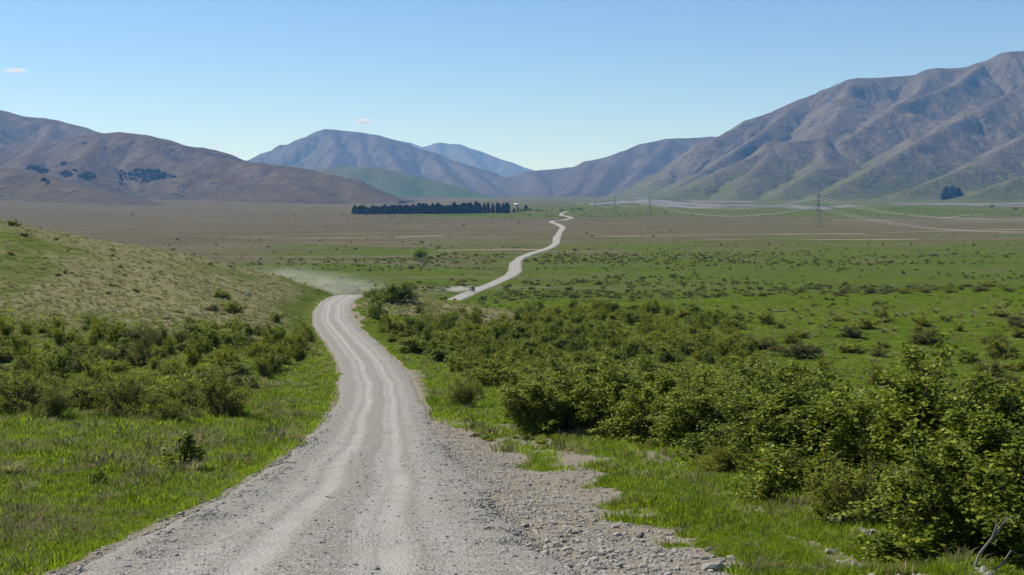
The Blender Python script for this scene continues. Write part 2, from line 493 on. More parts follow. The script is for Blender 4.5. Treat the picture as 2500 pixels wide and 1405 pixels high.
def fields(x, y, z):
    """dryness, bare earth and far-plain weights"""
    px, py, dep = project(x, y, z)
    u = x - roadx(y)
    near = (dep > 0.5)
    dry = np.full(x.shape, 0.30)
    left = (u < 0)
    dry = np.where(left, 0.31 + 0.30 * sstep(-6, -13, x) * sstep(34, 14, y), dry)
    dry = np.where(left & (y > 60), 0.30, dry)
    hill = sstep(105, 135, y) * sstep(1, 6, -u - 3) * sstep(250, 225, y)
    dry = dry + (0.74 - 0.30) * hill
    dry = dry - 0.30 * hill * sstep(0.50, 0.66, fbm(x / 22, y / 30 + 3, 3))
    dry = np.where(hill > 0.3, dry - 0.12 * sstep(-60, -80, x) * sstep(165, 195, y), dry)
    dry = np.where((~left) & (y < 330), 0.12 + 0.1 * fbm(x / 20, y / 20, 2), dry)
    knoll = np.exp(-(((x + 9) / 15) ** 2 + ((y - 186) / 15) ** 2))
    dry = np.maximum(dry, 0.95 * sstep(0.25, 0.55, knoll) * (u > 3.0))
    # the plain, in bands
    pb = np.interp(y, [300, 430, 520, 560, 640, 720, 800, 900, 1000, 1300, 1540, 1600, 1760, 1850, 2300, 2900, 4000],
                   [0.22, 0.24, 0.34, 0.32, 0.42, 0.40, 0.60, 0.70, 0.86, 0.95, 0.93, 0.26, 0.30, 0.62, 0.55, 0.62, 0.70])
    rb = np.interp(y, [300, 430, 520, 600, 720, 800, 950, 1200, 1500, 1650, 1850, 2300, 4000],
                   [0.10, 0.14, 0.30, 0.20, 0.34, 0.44, 0.72, 0.86, 0.72, 0.40, 0.40, 0.36, 0.6])
    side = sstep(-40, 200, x)
    lb = np.interp(y, [300, 420, 520, 640, 760, 1000, 4000], [0.35, 0.48, 0.55, 0.62, 0.88, 1.0, 0.95])
    ls = sstep(-60, -260, x)
    pl = pb * (1 - side) + rb * side
    pl = pl * (1 - ls) + lb * ls
    hum = np.exp(-(((x - 590) / 120) ** 2 + ((y - 1860) / 80) ** 2))
    pl = pl - 0.5 * sstep(0.35, 0.7, hum)
    far = sstep(270, 360, y)
    dry = dry * (1 - far) + pl * far
    # bare earth
    jx = (fbm(x * 0.9, y * 0.6, 3) - 0.5) * 120; jy = (fbm(x * 0.9 + 50, y * 0.6, 3) - 0.5) * 60
    acc = 0.0
    for q in range(4):
        qx = (fbm(x * 2.3 + 13 * q, y * 2.3, 2) - 0.5) * 150; qy = (fbm(x * 2.3 + 13 * q + 5, y * 2.3 + 70, 2) - 0.5) * 80
        acc = acc + inpoly(px + jx + qx, py + jy + qy, ROADMASK)
    bare = np.where(near & (y < 80) & (y > 0), 0.95 * acc / 4 - 0.55 * sstep(0.52, 0.72, fbm(x * 1.1 + 3, y * 1.1, 3)) * (u > 4.2), 0.0)
    bare = np.clip(bare, 0, 1)
    bare = np.where((y <= 12) & (u > 1.5) & (x < 4.0), 0.85, bare)
    for pt in PATCHES:
        bare = np.where(inpoly(px + jx * 0.35, py + jy * 0.3, pt) & near & (y < 215), 0.62, bare)
    bare = np.where((np.abs(u) < 2.9) & (y < 230), 0.95, bare)
    rbx = np.interp(y, [9, 14, 20, 28, 38, 46], [4.2, 4.7, 4.9, 4.9, 4.3, 3.2])
    bare = np.maximum(bare, 0.55 * np.exp(-((x - rbx) / 0.4) ** 2) * ((y > 8) & (y < 46)))
    return np.clip(dry, 0, 1), bare, far

th = np.concatenate([np.arange(-180, -34, 2.0), np.arange(-34, 34, 0.13), np.arange(34, 180.1, 2.0)])
th = np.radians(th)
rr = np.concatenate([[0.05], np.geomspace(0.6, 16000, 500)])
TH, RR = np.meshgrid(th, rr)
gx = (RR * np.sin(TH)).ravel(); gy = (RR * np.cos(TH)).ravel()
gz = terrain(gx, gy)
gu = np.abs(gx - roadx(gy))
low = 0.16 * sstep(2.75, 2.2, gu) * sstep(232, 215, gy)
dry_a, bare_a, far_a = fields(gx, gy, gz)
gmesh = mesh_np('ground', np.stack([gx, gy, gz - low], 1), grid_faces(len(rr), len(th))[:, ::-1], M['ground'], True,
                {'dry': dry_a, 'bare': bare_a, 'far': far_a})
ground = ob('ground', gmesh)
ground['kind'] = 'structure'

# ------------------------------------------------------------------ road
def ribbon(name, C, us, zfun, mat, extra=None):
    C = np.asarray(C)
    T = np.gradient(C, axis=0)
    T /= np.linalg.norm(T, axis=1)[:, None] + 1e-9
    N = np.stack([T[:, 1], -T[:, 0]], 1)
    s = np.concatenate([[0], np.cumsum(np.linalg.norm(np.diff(C, axis=0), axis=1))])
    X = C[:, None, 0] + N[:, None, 0] * us[None, :]
    Y = C[:, None, 1] + N[:, None, 1] * us[None, :]
    U = np.repeat(us[None, :], len(C), 0); S = np.repeat(s[:, None], len(us), 1)
    Z = zfun(X.ravel(), Y.ravel(), U.ravel(), S.ravel())
    me = mesh_np(name, np.stack([X.ravel(), Y.ravel(), Z], 1), grid_faces(len(C), len(us)), mat, True,
                 {'across': U.ravel(), 'along': S.ravel()})
    return ob(name, me)

def road_z(x, y, u, s):
    z = terrain(x, y)
    far = sstep(220, 420, y)
    hw = 2.55 + (fbm(s * 0.35, u * 0 + np.sign(u) * 7.7, 3) - 0.5) * 0.9 + 1.3 * far
    crown = 0.05 * (1 - (u / 2.6) ** 2)
    ruts = -0.022 * (np.exp(-((np.abs(u) - 0.75) / 0.25) ** 2)) + 0.02 * np.exp(-(u / 0.3) ** 2)
    wind = 0.05 * np.exp(-((np.abs(u) - 2.2) / 0.3) ** 2) * fbm(s * 1.3, u * 2 + 3, 2)
    rough = (fbm(x * 3.1, y * 3.1, 3) - 0.5) * 0.035 * sstep(120, 60, y)
    zz = z + 0.02 + crown * sstep(3, 2, np.abs(u)) + (ruts + wind) * (1 - far) + rough
    zz = zz - 0.34 * sstep(hw - 0.05, hw + 0.55, np.abs(u))
    return zz + far * (0.10 + 0.0005 * y)
us = np.linspace(-3.4, 3.4, 35)
def resample(C, spacing):
    s = np.concatenate([[0], np.cumsum(np.linalg.norm(np.diff(C, axis=0), axis=1))])
    q = [0.0]
    while q[-1] < s[-1]:
        i = np.searchsorted(s, q[-1])
        yv = C[min(i, len(C) - 1), 1]
        q.append(q[-1] + spacing(yv))
    q = np.array(q[:-1] + [s[-1]])
    return np.stack([np.interp(q, s, C[:, 0]), np.interp(q, s, C[:, 1])], 1)
RC = resample(ROAD, lambda y: 0.3 if y < 45 else (1.0 if y < 225 else 3.0))
def road_far_us(C):
    return us
road = ribbon('road', RC[RC[:, 1] < 252], us, road_z, M['road'])
road['kind'] = 'structure'
us_f = np.linspace(-3.4, 3.4, 17)
road2 = ribbon('road', RC[RC[:, 1] >= 248], us_f, lambda x, y, u, s: terrain(x, y) + 0.05 + 0.0003 * y - 0.75 * sstep(2.2, 3.4, np.abs(u) + (fbm(s * 0.03, np.sign(u) * 5, 2) - 0.5) * 1.6), M['road'])
road2['kind'] = 'structure'

# dirt tracks over the plain
TRACKS = [([(2500, 542), (2380, 542.5), (2250, 540), (2130, 539.5), (2030, 540)], 1.8),
          ([(2500, 562), (2400, 564), (2300, 567), (2200, 569.5), (2150, 570)], 1.4),
          ([(2110, 573), (1900, 573.5), (1750, 576), (1600, 578), (1450, 580)], 1.3),
          ([(2400, 526), (2340, 530), (2290, 537)], 1.5),
          ([(2240, 586), (2050, 587), (1880, 586), (1720, 588)], 1.2),
          ([(1318, 611.5), (1250, 611), (1150, 612), (1060, 614)], 1.0),
          ([(1080, 577), (1000, 580), (960, 582)], 1.6)]
for pts, hw in TRACKS:
    if hw <= 0:
        continue
    P = catmull(np.array([unproj(*p)[:2] for p in pts]), 30)
    o = ribbon('path', P, np.linspace(-hw, hw, 4), lambda x, y, u, s: terrain(x, y) + 0.08 + 0.0006 * y - 0.5 * sstep(hw * 0.6, hw, np.abs(u)) * fbm(s * 0.02, u, 2), M['path'])
    o['kind'] = 'structure'

# ------------------------------------------------------------------ river: gravel bed and braided channels
def pix_strip(name, pts, mat, zoff, jitter=0.0, nsub=10):
    """pts (px, py_top, py_bottom); edges put down on the plain"""
    P = np.array(pts, float)
    q = np.linspace(0, len(P) - 1, (len(P) - 1) * nsub + 1)
    A = np.stack([np.interp(q, np.arange(len(P)), P[:, k]) for k in range(3)], 1)
    V = []
    for i, (px, a, b) in enumerate(A):
        j1 = (vnoise(np.array([i * 0.23]), np.array([len(pts) * 3.1]))[0] - 0.5) * jitter
        j2 = (vnoise(np.array([i * 0.29]), np.array([len(pts) * 7.7]))[0] - 0.5) * jitter
        for py in np.linspace(a + j1, b + j2, 5):
            p = unproj(px, py, plain, 9000.0, 700.0, 60)
            V.append((p[0], p[1], p[2] + zoff))
    me = mesh_np(name, np.array(V), grid_faces(len(A), 5), mat, True)
    o = ob(name, me)
    o['kind'] = 'structure'
    return o
mw = NT('river_water')
wv = mw.noise(mw.pos(), 0.15, 4, 0.6)
M['water'] = mw.done(mw.bsdf((0.16, 0.22, 0.26), 0.12, mw.bump(wv, 0.25, 0.6), 0.5))
pix_strip('river_bed', [(1440, 498, 501), (1500, 494, 499), (1560, 490, 497), (1620, 490, 505), (1680, 496, 510), (1760, 500, 509), (1850, 502, 508), (1950, 503, 511), (2010, 504, 513), (2060, 503, 508), (2110, 502, 505)], M['rbed'], 0.5, 4.0)
pix_strip('river_bed', [(1545, 483.5, 485.5), (1600, 484, 488), (1640, 487, 490), (1700, 490.5, 492)], M['rbed'], 0.7, 1.5)
pix_strip('river_bed', [(1690, 492, 494), (1760, 491, 495), (1840, 493, 496)], M['rbed'], 0.7, 1.5)
pix_strip('river_bed', [(2180, 498, 500), (2260, 497, 501), (2340, 497, 503), (2430, 496.5, 506), (2560, 494, 507)], M['rbed'], 0.5, 2.5)
for ch in ([(1445, 499.5, 501.2), (1475, 497.5, 499.5), (1500, 497, 498.6)], [(1590, 497, 498), (1612, 494.8, 496.6), (1640, 496, 497.4), (1650, 501, 502.5), (1665, 500, 502), (1700, 503.4, 505)],
           [(1980, 505.5, 508.5), (2005, 504.5, 506.5), (2040, 508.5, 510)], [(1760, 503, 504.2), (1830, 505, 506.2), (1930, 506, 507.4)], [(2400, 503, 504), (2450, 501.5, 502.8), (2540, 500.5, 502)]):
    pix_strip('river', ch, M['water'], 1.4, 0.4)

# ------------------------------------------------------------------ hills and mountains
def flow_erode(Z, dx, iters, k, m=0.5):
    nr, nc = Z.shape
    idx = np.arange(nr * nc).reshape(nr, nc)
    A = None
    for it in range(iters):
        best = np.zeros((nr, nc)); rec = idx.copy(); dist = np.full((nr, nc), dx)
        Zp = np.pad(Z, 1, mode='edge'); Ip = np.pad(idx, 1, mode='edge')
        for di in (-1, 0, 1):
            for dj in (-1, 0, 1):
                if di == 0 and dj == 0:
                    continue
                d = dx * math.hypot(di, dj)
                s = (Z - Zp[1 + di:1 + di + nr, 1 + dj:1 + dj + nc]) / d
                b = s > best
                best = np.where(b, s, best); rec = np.where(b, Ip[1 + di:1 + di + nr, 1 + dj:1 + dj + nc], rec); dist = np.where(b, d, dist)
        zf = Z.ravel()
        order = np.argsort(-zf)
        ol = order.tolist(); rl = rec.ravel().tolist()
        acc = [1.0] * len(ol)
        for i in ol:
            r = rl[i]
            if r != i:
                acc[r] += acc[i]
        A = np.array(acc)
        c = (k * (A * dx * dx) ** m / dist.ravel()).tolist()
        zl = zf.tolist()
        for i in reversed(ol):
            r = rl[i]
            if r != i:
                zl[i] = (zl[i] + c[i] * zl[r]) / (1 + c[i])
        Z = np.array(zl).reshape(nr, nc)
        # a little hillslope creep
        Zp = np.pad(Z, 1, mode='edge')
        Z = Z + 0.015 * (Zp[:-2, 1:-1] + Zp[2:, 1:-1] + Zp[1:-1, :-2] + Zp[1:-1, 2:] - 4 * Z)
    return Z, A.reshape(nr, nc)

HILLS = []
def make_hill(name, ridges, box, dx, slope, mat, seed, erode=7, kk=0.010, rough=0.10, soft=14.0, sink=6.0):
    x0, x1, y0, y1 = box
    xs = np.arange(x0, x1, dx); ys = np.arange(y0, y1, dx)
    X, Y = np.meshgrid(xs, ys)
    base = plain(X, Y)
    wx = (fbm(X / 420 + seed, Y / 420, 3) - 0.5) * 160
    wy = (fbm(X / 420 + seed + 31, Y / 420, 3) - 0.5) * 160
    Z = np.full(X.shape, -500.0)
    ridge_d = np.full(X.shape, 1e9)
    segs = []
    for rd in ridges:
        sl = slope
        if isinstance(rd, tuple):
            sl, rd = rd
        W = [at_y(px, py, d) for px, py, d in rd]
        for a, b in zip(W[:-1], W[1:]):
            segs.append((a, b, sl))
    for a, b, sl in segs:
        ab = b[:2] - a[:2]
        L2 = float(ab @ ab) + 1e-6
        t = np.clip(((X - a[0]) * ab[0] + (Y - a[1]) * ab[1]) / L2, 0, 1)
        qx = a[0] + t * ab[0]; qy = a[1] + t * ab[1]
        d0 = np.hypot(X - qx, Y - qy)
        w = sstep(0, 400, d0)
        d = np.hypot(X + wx * w - qx, Y + wy * w - qy)
        rnd = 22.0
        ridge_d = np.minimum(ridge_d, d0)
        d = np.sqrt(d * d + rnd * rnd) - rnd
        h = a[2] + t * (b[2] - a[2]) - sl * d
        # smooth maximum keeps the junctions of spurs rounded
        kx = 10.0
        mx = np.maximum(Z, h); mn = np.minimum(Z, h)
        Z = mx + kx * np.log1p(np.exp(np.clip((mn - mx) / kx, -40, 0))) * sstep(0, 30, d)
    Z = Z + ((fbm(X / 190 + seed, Y / 190, 5, 0.55) - 0.5) * rough * 2.6 - np.abs(fbm(X / 330 + seed + 7, Y / 330, 3) - 0.5) * rough * 2.0) * np.clip(Z - base, 0, 200) * sstep(0, 60, ridge_d)
    Z = np.maximum(Z, base - 60)
    Z, A = flow_erode(Z, dx, erode, kk)
    rel = Z - (base - sink)
    Z = base - sink + soft * np.logaddexp(0, rel / soft)
    gyv, gxv = np.gradient(Z, dx)
    steep = np.clip(np.hypot(gxv, gyv) / 0.9, 0, 1)
    gul = np.clip((np.log(A + 1) - 2.2) / 4.5, 0, 1)
    k = np.array([0.25, 0.5, 0.25])
    for ax in (0, 1):
        gul = np.apply_along_axis(lambda v: np.convolve(v, k, 'same'), ax, gul)
    lowa = np.exp(-np.clip(Z - base, 0, None) / 130.0)
    Z[0, :] -= 30; Z[-1, :] -= 30; Z[:, 0] -= 30; Z[:, -1] -= 30
    me = mesh_np(name, np.stack([X.ravel(), Y.ravel(), Z.ravel()], 1), grid_faces(len(ys), len(xs)), mat, True,
                 {'gully': gul.ravel(), 'low': lowa.ravel(), 'steep': steep.ravel()})
    o = ob(name, me)
    o['kind'] = 'structure'
    HILLS.append((x0, y0, dx, Z))
    return (x0, y0, dx, Z)

def hill_z(h, x, y):
    x0, y0, dx, Z = h
    fx = (np.asarray(x) - x0) / dx; fy = (np.asarray(y) - y0) / dx
    i = np.clip(fx.astype(int), 0, Z.shape[1] - 2); j = np.clip(fy.astype(int), 0, Z.shape[0] - 2)
    a = np.clip(fx - i, 0, 1); b = np.clip(fy - j, 0, 1)
    return (Z[j, i] * (1 - a) + Z[j, i + 1] * a) * (1 - b) + (Z[j + 1, i] * (1 - a) + Z[j + 1, i + 1] * a) * b

BR = (0.135, 0.108, 0.088)
mh_r = mat_hill('right_mountain', (0.122, 0.104, 0.080), (0.178, 0.136, 0.082), (0.092, 0.106, 0.028), 0.92, 0.85, 0.18)
mh_l = mat_hill('left_hill', (0.094, 0.070, 0.045), (0.195, 0.146, 0.085), (0.060, 0.066, 0.020), 0.75, 0.85)
mh_c = mat_hill('central_mountain', (0.080, 0.058, 0.046), (0.112, 0.079, 0.052), (0.055, 0.065, 0.026), 0.5, 0.8)
mh_g = mat_hill('green_hill', (0.092, 0.092, 0.036), (0.140, 0.118, 0.060), (0.052, 0.088, 0.020), 0.95, 0.3, 0.2)

# right-hand mountain
HR = make_hill('mountain', [
    (0.62, [(2900, 20, 6000), (2700, 70, 5900), (2500, 124, 5800), (2450, 128, 5800), (2400, 150, 5800), (2370, 163, 5800), (2270, 168, 5800), (2235, 184, 5800), (2080, 192, 5700),
            (2040, 210, 5650), (1960, 240, 5600), (1880, 275, 5500), (1825, 292, 5450), (1790, 315, 5400), (1750, 336, 5350), (1700, 370, 5250), (1640, 415, 5150), (1590, 462, 5050)]),
    (0.60, [(2400, 150, 5800), (2335, 203, 5300), (2200, 250, 5000), (2095, 320, 4700), (2060, 350, 4550)]),
    (0.55, [(2700, 110, 5700), (2500, 205, 5150), (2380, 270, 4750), (2260, 335, 4350), (2150, 400, 3950), (2060, 450, 3600), (2010, 483, 3400)]),
    (0.50, [(2080, 194, 5700), (2050, 270, 5200), (2010, 334, 4600), (1900, 350, 4400), (1810, 395, 4200), (1720, 440, 4000), (1640, 480, 3850)]),
    (0.55, [(2700, 230, 4800), (2500, 330, 4250), (2400, 390, 3900), (2300, 432, 3650), (2200, 470, 3350)]),
    (0.60, [(1960, 242, 5600), (1860, 320, 5150), (1750, 395, 4750), (1650, 460, 4400)]),
    (0.55, [(2010, 336, 4600), (2010, 400, 4150), (1930, 455, 3800), (1890, 492, 3500)]),
    (0.5, [(1900, 352, 4400), (1830, 430, 4000), (1790, 480, 3700)]),
    (0.5, [(2700, 380, 3800), (2500, 430, 3500), (2380, 470, 3250)]),
    (0.6, [(2270, 170, 5800), (2240, 225, 5400), (2200, 250, 5000)]),
], (300, 3700, 2950, 7300), 11.0, 0.55, mh_r, 3.0, 10, 0.034, 0.15)
# lower range closing the valley
make_hill('mountain', [
    [(1150, 470, 8000), (1240, 432, 7900), (1300, 418, 7800), (1400, 408, 7700), (1440, 392, 7600), (1530, 371, 7500), (1570, 350, 7500), (1640, 338, 7500), (1750, 334, 7500), (1900, 330, 7500)],
    [(1640, 338, 7500), (1580, 400, 7000), (1540, 440, 6600), (1500, 476, 6200)],
    [(1440, 392, 7600), (1425, 430, 7000), (1395, 468, 6400)],
    [(1300, 418, 7800), (1330, 448, 7200), (1345, 474, 6600)],
    [(1750, 334, 7500), (1690, 380, 7000), (1620, 440, 6400), (1590, 474, 6000)],
    [(1530, 371, 7500), (1490, 410, 7000), (1450, 465, 6300)],
], (-300, 1900, 5700, 9000), 15.0, 0.5, mh_c, 13.0, 9, 0.034, 0.14)
# central mountain
make_hill('mountain', [
    [(480, 440, 9800), (610, 389, 9500), (650, 372, 9400), (700, 354, 9200), (745, 335, 9100), (775, 320, 9000), (805, 315, 9000), (870, 321, 8900), (920, 329, 8800), (980, 347, 8700), (1050, 371, 8600),
     (1120, 395, 8400), (1200, 420, 8200), (1260, 444, 8000), (1310, 474, 7600)],
    [(805, 316, 9000), (830, 372, 8300), (800, 412, 7700), (790, 450, 7200)],
    [(920, 330, 8800), (965, 390, 8100), (1000, 432, 7500), (1040, 470, 6900)],
    [(1050, 372, 8600), (1095, 425, 7900), (1140, 462, 7200)],
    [(700, 355, 9200), (690, 405, 8400), (680, 450, 7700)],
    [(870, 322, 8900), (900, 385, 8300), (900, 440, 7500)],
    [(1120, 396, 8400), (1180, 440, 7700), (1220, 474, 7000)],
], (-3300, 500, 6400, 10800), 17.0, 0.58, mh_c, 23.0, 9, 0.040, 0.15)
# far peaks
make_hill('mountain', [
    [(880, 372, 14500), (960, 350, 14500), (1000, 346, 14500), (1030, 358, 14300), (1068, 348, 14200), (1090, 350, 14200), (1120, 351, 14000), (1160, 364, 13800), (1240, 394, 13500), (1310, 417, 13200), (1420, 445, 12800)],
    [(1068, 348, 14200), (1080, 400, 13200), (1090, 450, 12000)],
    [(1120, 352, 14000), (1170, 400, 13000), (1220, 450, 12000)],
], (-2600, 1200, 11000, 15800), 28.0, 0.55, mh_c, 33.0, 7, 0.04, 0.15)
# green hill at the foot of the central mountain
make_hill('hill', [
    [(600, 440, 6500), (720, 415, 6200), (850, 406, 5900), (930, 410, 5700), (1010, 430, 5500), (1080, 449, 5300), (1150, 474, 5100), (1210, 490, 4900)],
    [(930, 410, 5700), (960, 450, 5200), (990, 485, 4800)],
    [(850, 406, 5900), (870, 440, 5400), (900, 470, 5000)],
    [(1080, 449, 5300), (1090, 480, 4900)],
], (-1700, 100, 4300, 7200), 13.0, 0.36, mh_g, 43.0, 8, 0.02, 0.14)
# left back hill
make_hill('hill', [
    [(-500, 180, 5600), (-200, 225, 5500), (0, 268, 5300), (60, 284, 5200), (130, 292, 5200), (185, 306, 5100), (240, 322, 5000), (320, 345, 5000), (420, 370, 5000)],
    [(0, 268, 5300), (-30, 330, 4700), (-60, 380, 4300)],
    [(130, 292, 5200), (110, 345, 4700), (60, 390, 4300)],
], (-3600, -1100, 4000, 6600), 13.0, 0.5, mh_l, 53.0, 8, 0.03, 0.16)
# left front hill and its apron
HL = make_hill('hill', [
    [(-500, 330, 4500), (-200, 345, 4300), (0, 350, 4200), (100, 345, 4150), (180, 335, 4100), (250, 326, 4000), (320, 325, 4000), (390, 338, 3950), (440, 356, 3900), (480, 361, 3900), (530, 372, 3900), (600, 392, 3900)],
    [(320, 325, 4000), (400, 380, 3600), (500, 420, 3400), (620, 450, 3200), (720, 490, 2950)],
    (0.42, [(440, 357, 3900), (560, 392, 3700), (660, 402, 3600), (760, 414, 3500), (830, 432, 3400), (900, 470, 3200), (960, 497, 3000)]),
    [(250, 326, 4000), (200, 390, 3500), (180, 440, 3200)],
    [(100, 346, 4150), (40, 410, 3500), (20, 440, 3300)],
    (0.34, [(-300, 360, 3300), (-50, 400, 3000), (60, 420, 2850), (160, 450, 2700), (260, 480, 2550), (330, 498, 2400)]),
    [(660, 403, 3600), (720, 450, 3250), (800, 495, 2900)],
], (-3000, -250, 2150, 5000), 11.0, 0.46, mh_l, 63.0, 10, 0.036, 0.2)

# ------------------------------------------------------------------ plants: builders
def tubes(paths, sides=4):
    """paths: list of (points (n,3), radii (n,))"""
    V = []; F = []; base = 0
    for P, r in paths:
        P = np.asarray(P, float); n = len(P)
        T = np.gradient(P, axis=0); T /= np.linalg.norm(T, axis=1)[:, None] + 1e-9
        a = np.where(np.abs(T[:, 2:3]) < 0.9, np.array([[0, 0, 1.0]]), np.array([[1.0, 0, 0]]))
        B = np.cross(T, a); B /= np.linalg.norm(B, axis=1)[:, None] + 1e-9
        C = np.cross(T, B)
        an = np.linspace(0, 2 * math.pi, sides, endpoint=False)
        ring = P[:, None, :] + np.asarray(r)[:, None, None] * (np.cos(an)[None, :, None] * B[:, None, :] + np.sin(an)[None, :, None] * C[:, None, :])
        V.append(ring.reshape(-1, 3))
        for i in range(n - 1):
            for j in range(sides):
                F.append((base + i * sides + j, base + i * sides + (j + 1) % sides, base + (i + 1) * sides + (j + 1) % sides, base + (i + 1) * sides + j))
        base += n * sides
    return np.concatenate(V), np.array(F)

def leaves(C, size, rg, up=0.85, aspect=1.6):
    n = len(C)
    N = rg.normal(size=(n, 3)); N[:, 2] = np.abs(N[:, 2]) + up
    N /= np.linalg.norm(N, axis=1)[:, None]
    A = rg.normal(size=(n, 3)); A -= (A * N).sum(1)[:, None] * N; A /= np.linalg.norm(A, axis=1)[:, None] + 1e-9
    B = np.cross(N, A)
    s = size * rg.uniform(0.65, 1.3, n)[:, None]
    a = A * s * 0.5 * math.sqrt(aspect); b = B * s * 0.5 / math.sqrt(aspect)
    V = np.stack([C - a, C - a * 0.1 + b - N * s * 0.08, C + a, C - a * 0.1 - b - N * s * 0.08], 1).reshape(-1, 3)
    F = np.arange(4 * n).reshape(n, 4)
    tone = np.repeat(rg.random(n), 4)
    return V, F, tone

def quad_bez(a, b, c, t):
    t = t[:, None]
    return (1 - t) ** 2 * a + 2 * t * (1 - t) * b + t * t * c

def shrub_mesh(name, seed, H, W, nst, nbr, ntw, nlf, leaf, leafmat, cl=0.10, twig_mesh=True, lowfill=0.25, barkmat=None, spread=1.0, stemr=0.012, shoots=0):
    rg = np.random.default_rng(seed)
    paths = []; LC = []
    ph = rg.random(6) * 6.28
    def dome(az, el):
        k = 1 + 0.16 * math.sin(2 * az + ph[0]) + 0.13 * math.sin(3 * az + ph[1]) * math.cos(el) + 0.14 * math.sin(5 * az + ph[2] + 3 * el) + 0.10 * math.sin(7 * el + ph[3] + az)
        return np.array([math.cos(az) * math.cos(el) * W / 2 * k, math.sin(az) * math.cos(el) * W / 2 * k, max(0.12, math.sin(el)) * H * (0.86 + 0.2 * (k - 1) + 0.14 * rg.random())])
    for i in range(nst):
        az = rg.uniform(0, 2 * math.pi); el = math.asin(min(0.999, rg.uniform(lowfill * 0.4, 1.0)))
        tip = dome(az, el) * rg.uniform(0.62, 1.0)
        b0 = np.array([rg.normal() * 0.05 * W, rg.normal() * 0.05 * W, -0.05])
        ctrl = b0 * 0.3 + tip * np.array([0.35, 0.35, 0.62]) + rg.normal(size=3) * 0.06 * H
        st = quad_bez(b0, ctrl, tip, np.linspace(0, 1, 6))
        r0 = stemr * H * rg.uniform(0.7, 1.3)
        paths.append((st, np.linspace(r0, r0 * 0.25, 6)))
        for j in range(nbr):
            t = rg.uniform(0.3, 1.0)
            s0 = quad_bez(b0, ctrl, tip, np.array([t]))[0]
            od = s0 * np.array([1, 1, 0.35]); od /= np.linalg.norm(od) + 1e-6
            d = od * 0.6 + rg.normal(size=3) * 0.55 + np.array([0, 0, 0.35]); d /= np.linalg.norm(d)
            Lb = rg.uniform(0.12, 0.26) * (H + W) / 2 * spread
            e0 = s0 + d * Lb
            e0[2] = max(e0[2], 0.06)
            midp = (s0 + e0) / 2 + rg.normal(size=3) * 0.04 * Lb
            paths.append((np.array([s0, midp, e0]), np.array([r0 * 0.45, r0 * 0.3, r0 * 0.15])))
            for q in range(ntw):
                t2 = rg.uniform(0.25, 1.0)
                q0 = s0 + (e0 - s0) * t2
                d2 = d * 0.5 + rg.normal(size=3) * 0.7 + np.array([0, 0, 0.25]); d2 /= np.linalg.norm(d2)
                L2 = Lb * rg.uniform(0.25, 0.6)
                q1 = q0 + d2 * L2
                q1[2] = max(q1[2], 0.05)
                if twig_mesh:
                    paths.append((np.array([q0, q1]), np.array([r0 * 0.18, r0 * 0.08])))
                nl = max(1, int(nlf * rg.uniform(0.5, 1.5)))
                tt = rg.uniform(0.2, 1.05, nl)[:, None]
                LC.append(q0 + (q1 - q0) * tt + rg.normal(size=(nl, 3)) * cl * np.array([1, 1, 0.7]))
    for i in range(shoots):
        az = rg.uniform(0, 2 * math.pi); el = rg.uniform(0.5, 1.4)
        tip = dome(az, el) * rg.uniform(1.0, 1.14)
        st = quad_bez(tip * 0.3, tip * np.array([0.55, 0.55, 0.8]) + rg.normal(size=3) * 0.05 * H, tip, np.linspace(0, 1, 5))
        paths.append((st, np.linspace(0.008, 0.003, 5)))
        LC.append(st[1] + (tip - st[1]) * (rg.random(14) ** 1.5)[:, None] + rg.normal(size=(14, 3)) * 0.04)
    C = np.concatenate(LC)
    C[:, 2] = np.maximum(C[:, 2], 0.03)
    V, F, tone = leaves(C, leaf, rg)
    fm = mesh_np(name + '_foliage', V, F, leafmat, False, {'tone': tone})
    TV, TF = tubes(paths, 3)
    sm = mesh_np(name + '_stems', TV, TF, barkmat or M['bark'], True)
    return fm, sm

NEAR = [shrub_mesh('near%d' % i, 100 + i, 2.7, 3.1, 30, 8, 7, 36, 0.056, M['leaf'], 0.062, shoots=9) for i in range(3)]
NEAR_O = [shrub_mesh('neart%d' % i, 120 + i, 2.2, 2.3, 22, 6, 6, 10, 0.05, M['leaf_olive'], 0.055, shoots=8, spread=1.15) for i in range(2)]
MID = [shrub_mesh('mid%d' % i, 140 + i, 2.4, 3.2, 18, 7, 5, 8, 0.125, M['leaf'], 0.10) for i in range(3)]
MID_O = [shrub_mesh('mido%d' % i, 150 + i, 2.2, 3.2, 18, 7, 5, 8, 0.12, M['leaf_olive'], 0.10) for i in range(3)]
MID_B = [shrub_mesh('midb%d' % i, 160 + i, 1.8, 2.6, 18, 7, 5, 6, 0.10, M['leaf_brown'], 0.10) for i in range(3)]
FAR = [shrub_mesh('far%d' % i, 170 + i, 2.0, 3.0, 9, 5, 3, 3, 0.36, [M['leaf_olive'], M['leaf_olive'], M['leaf_brown'], M['leaf']][i], 0.14, False) for i in range(4)]
SAP = [shrub_mesh('sap%d' % i, 180 + i, 1.15, 0.9, 10, 4, 4, 6, 0.06, M['leaf'], 0.035, spread=0.8, stemr=0.02) for i in range(3)]

def place_shrub(protos, k, pos, H, W, h0, w0, rz, label, group=None, name='shrub', parts=True, cat='shrub', tilt=0.0):
    fm, sm = protos[k % len(protos)]
    if parts:
        e = empty(name, pos, rz)
        e.scale = (W / w0, W / w0, H / h0)
        e.rotation_euler = (tilt, 0, rz)
        ob('foliage', fm, e)
        ob('stems', sm, e)
    else:
        e = ob(name, fm, None, pos)
        e.rotation_euler = (0, 0, rz)
        e.scale = (W / w0, W / w0, H / h0)
    return tag(e, label, cat, group)

def on_ground(px, py):
    p = unproj(px, py)
    return (p[0], p[1], p[2] - 0.04)

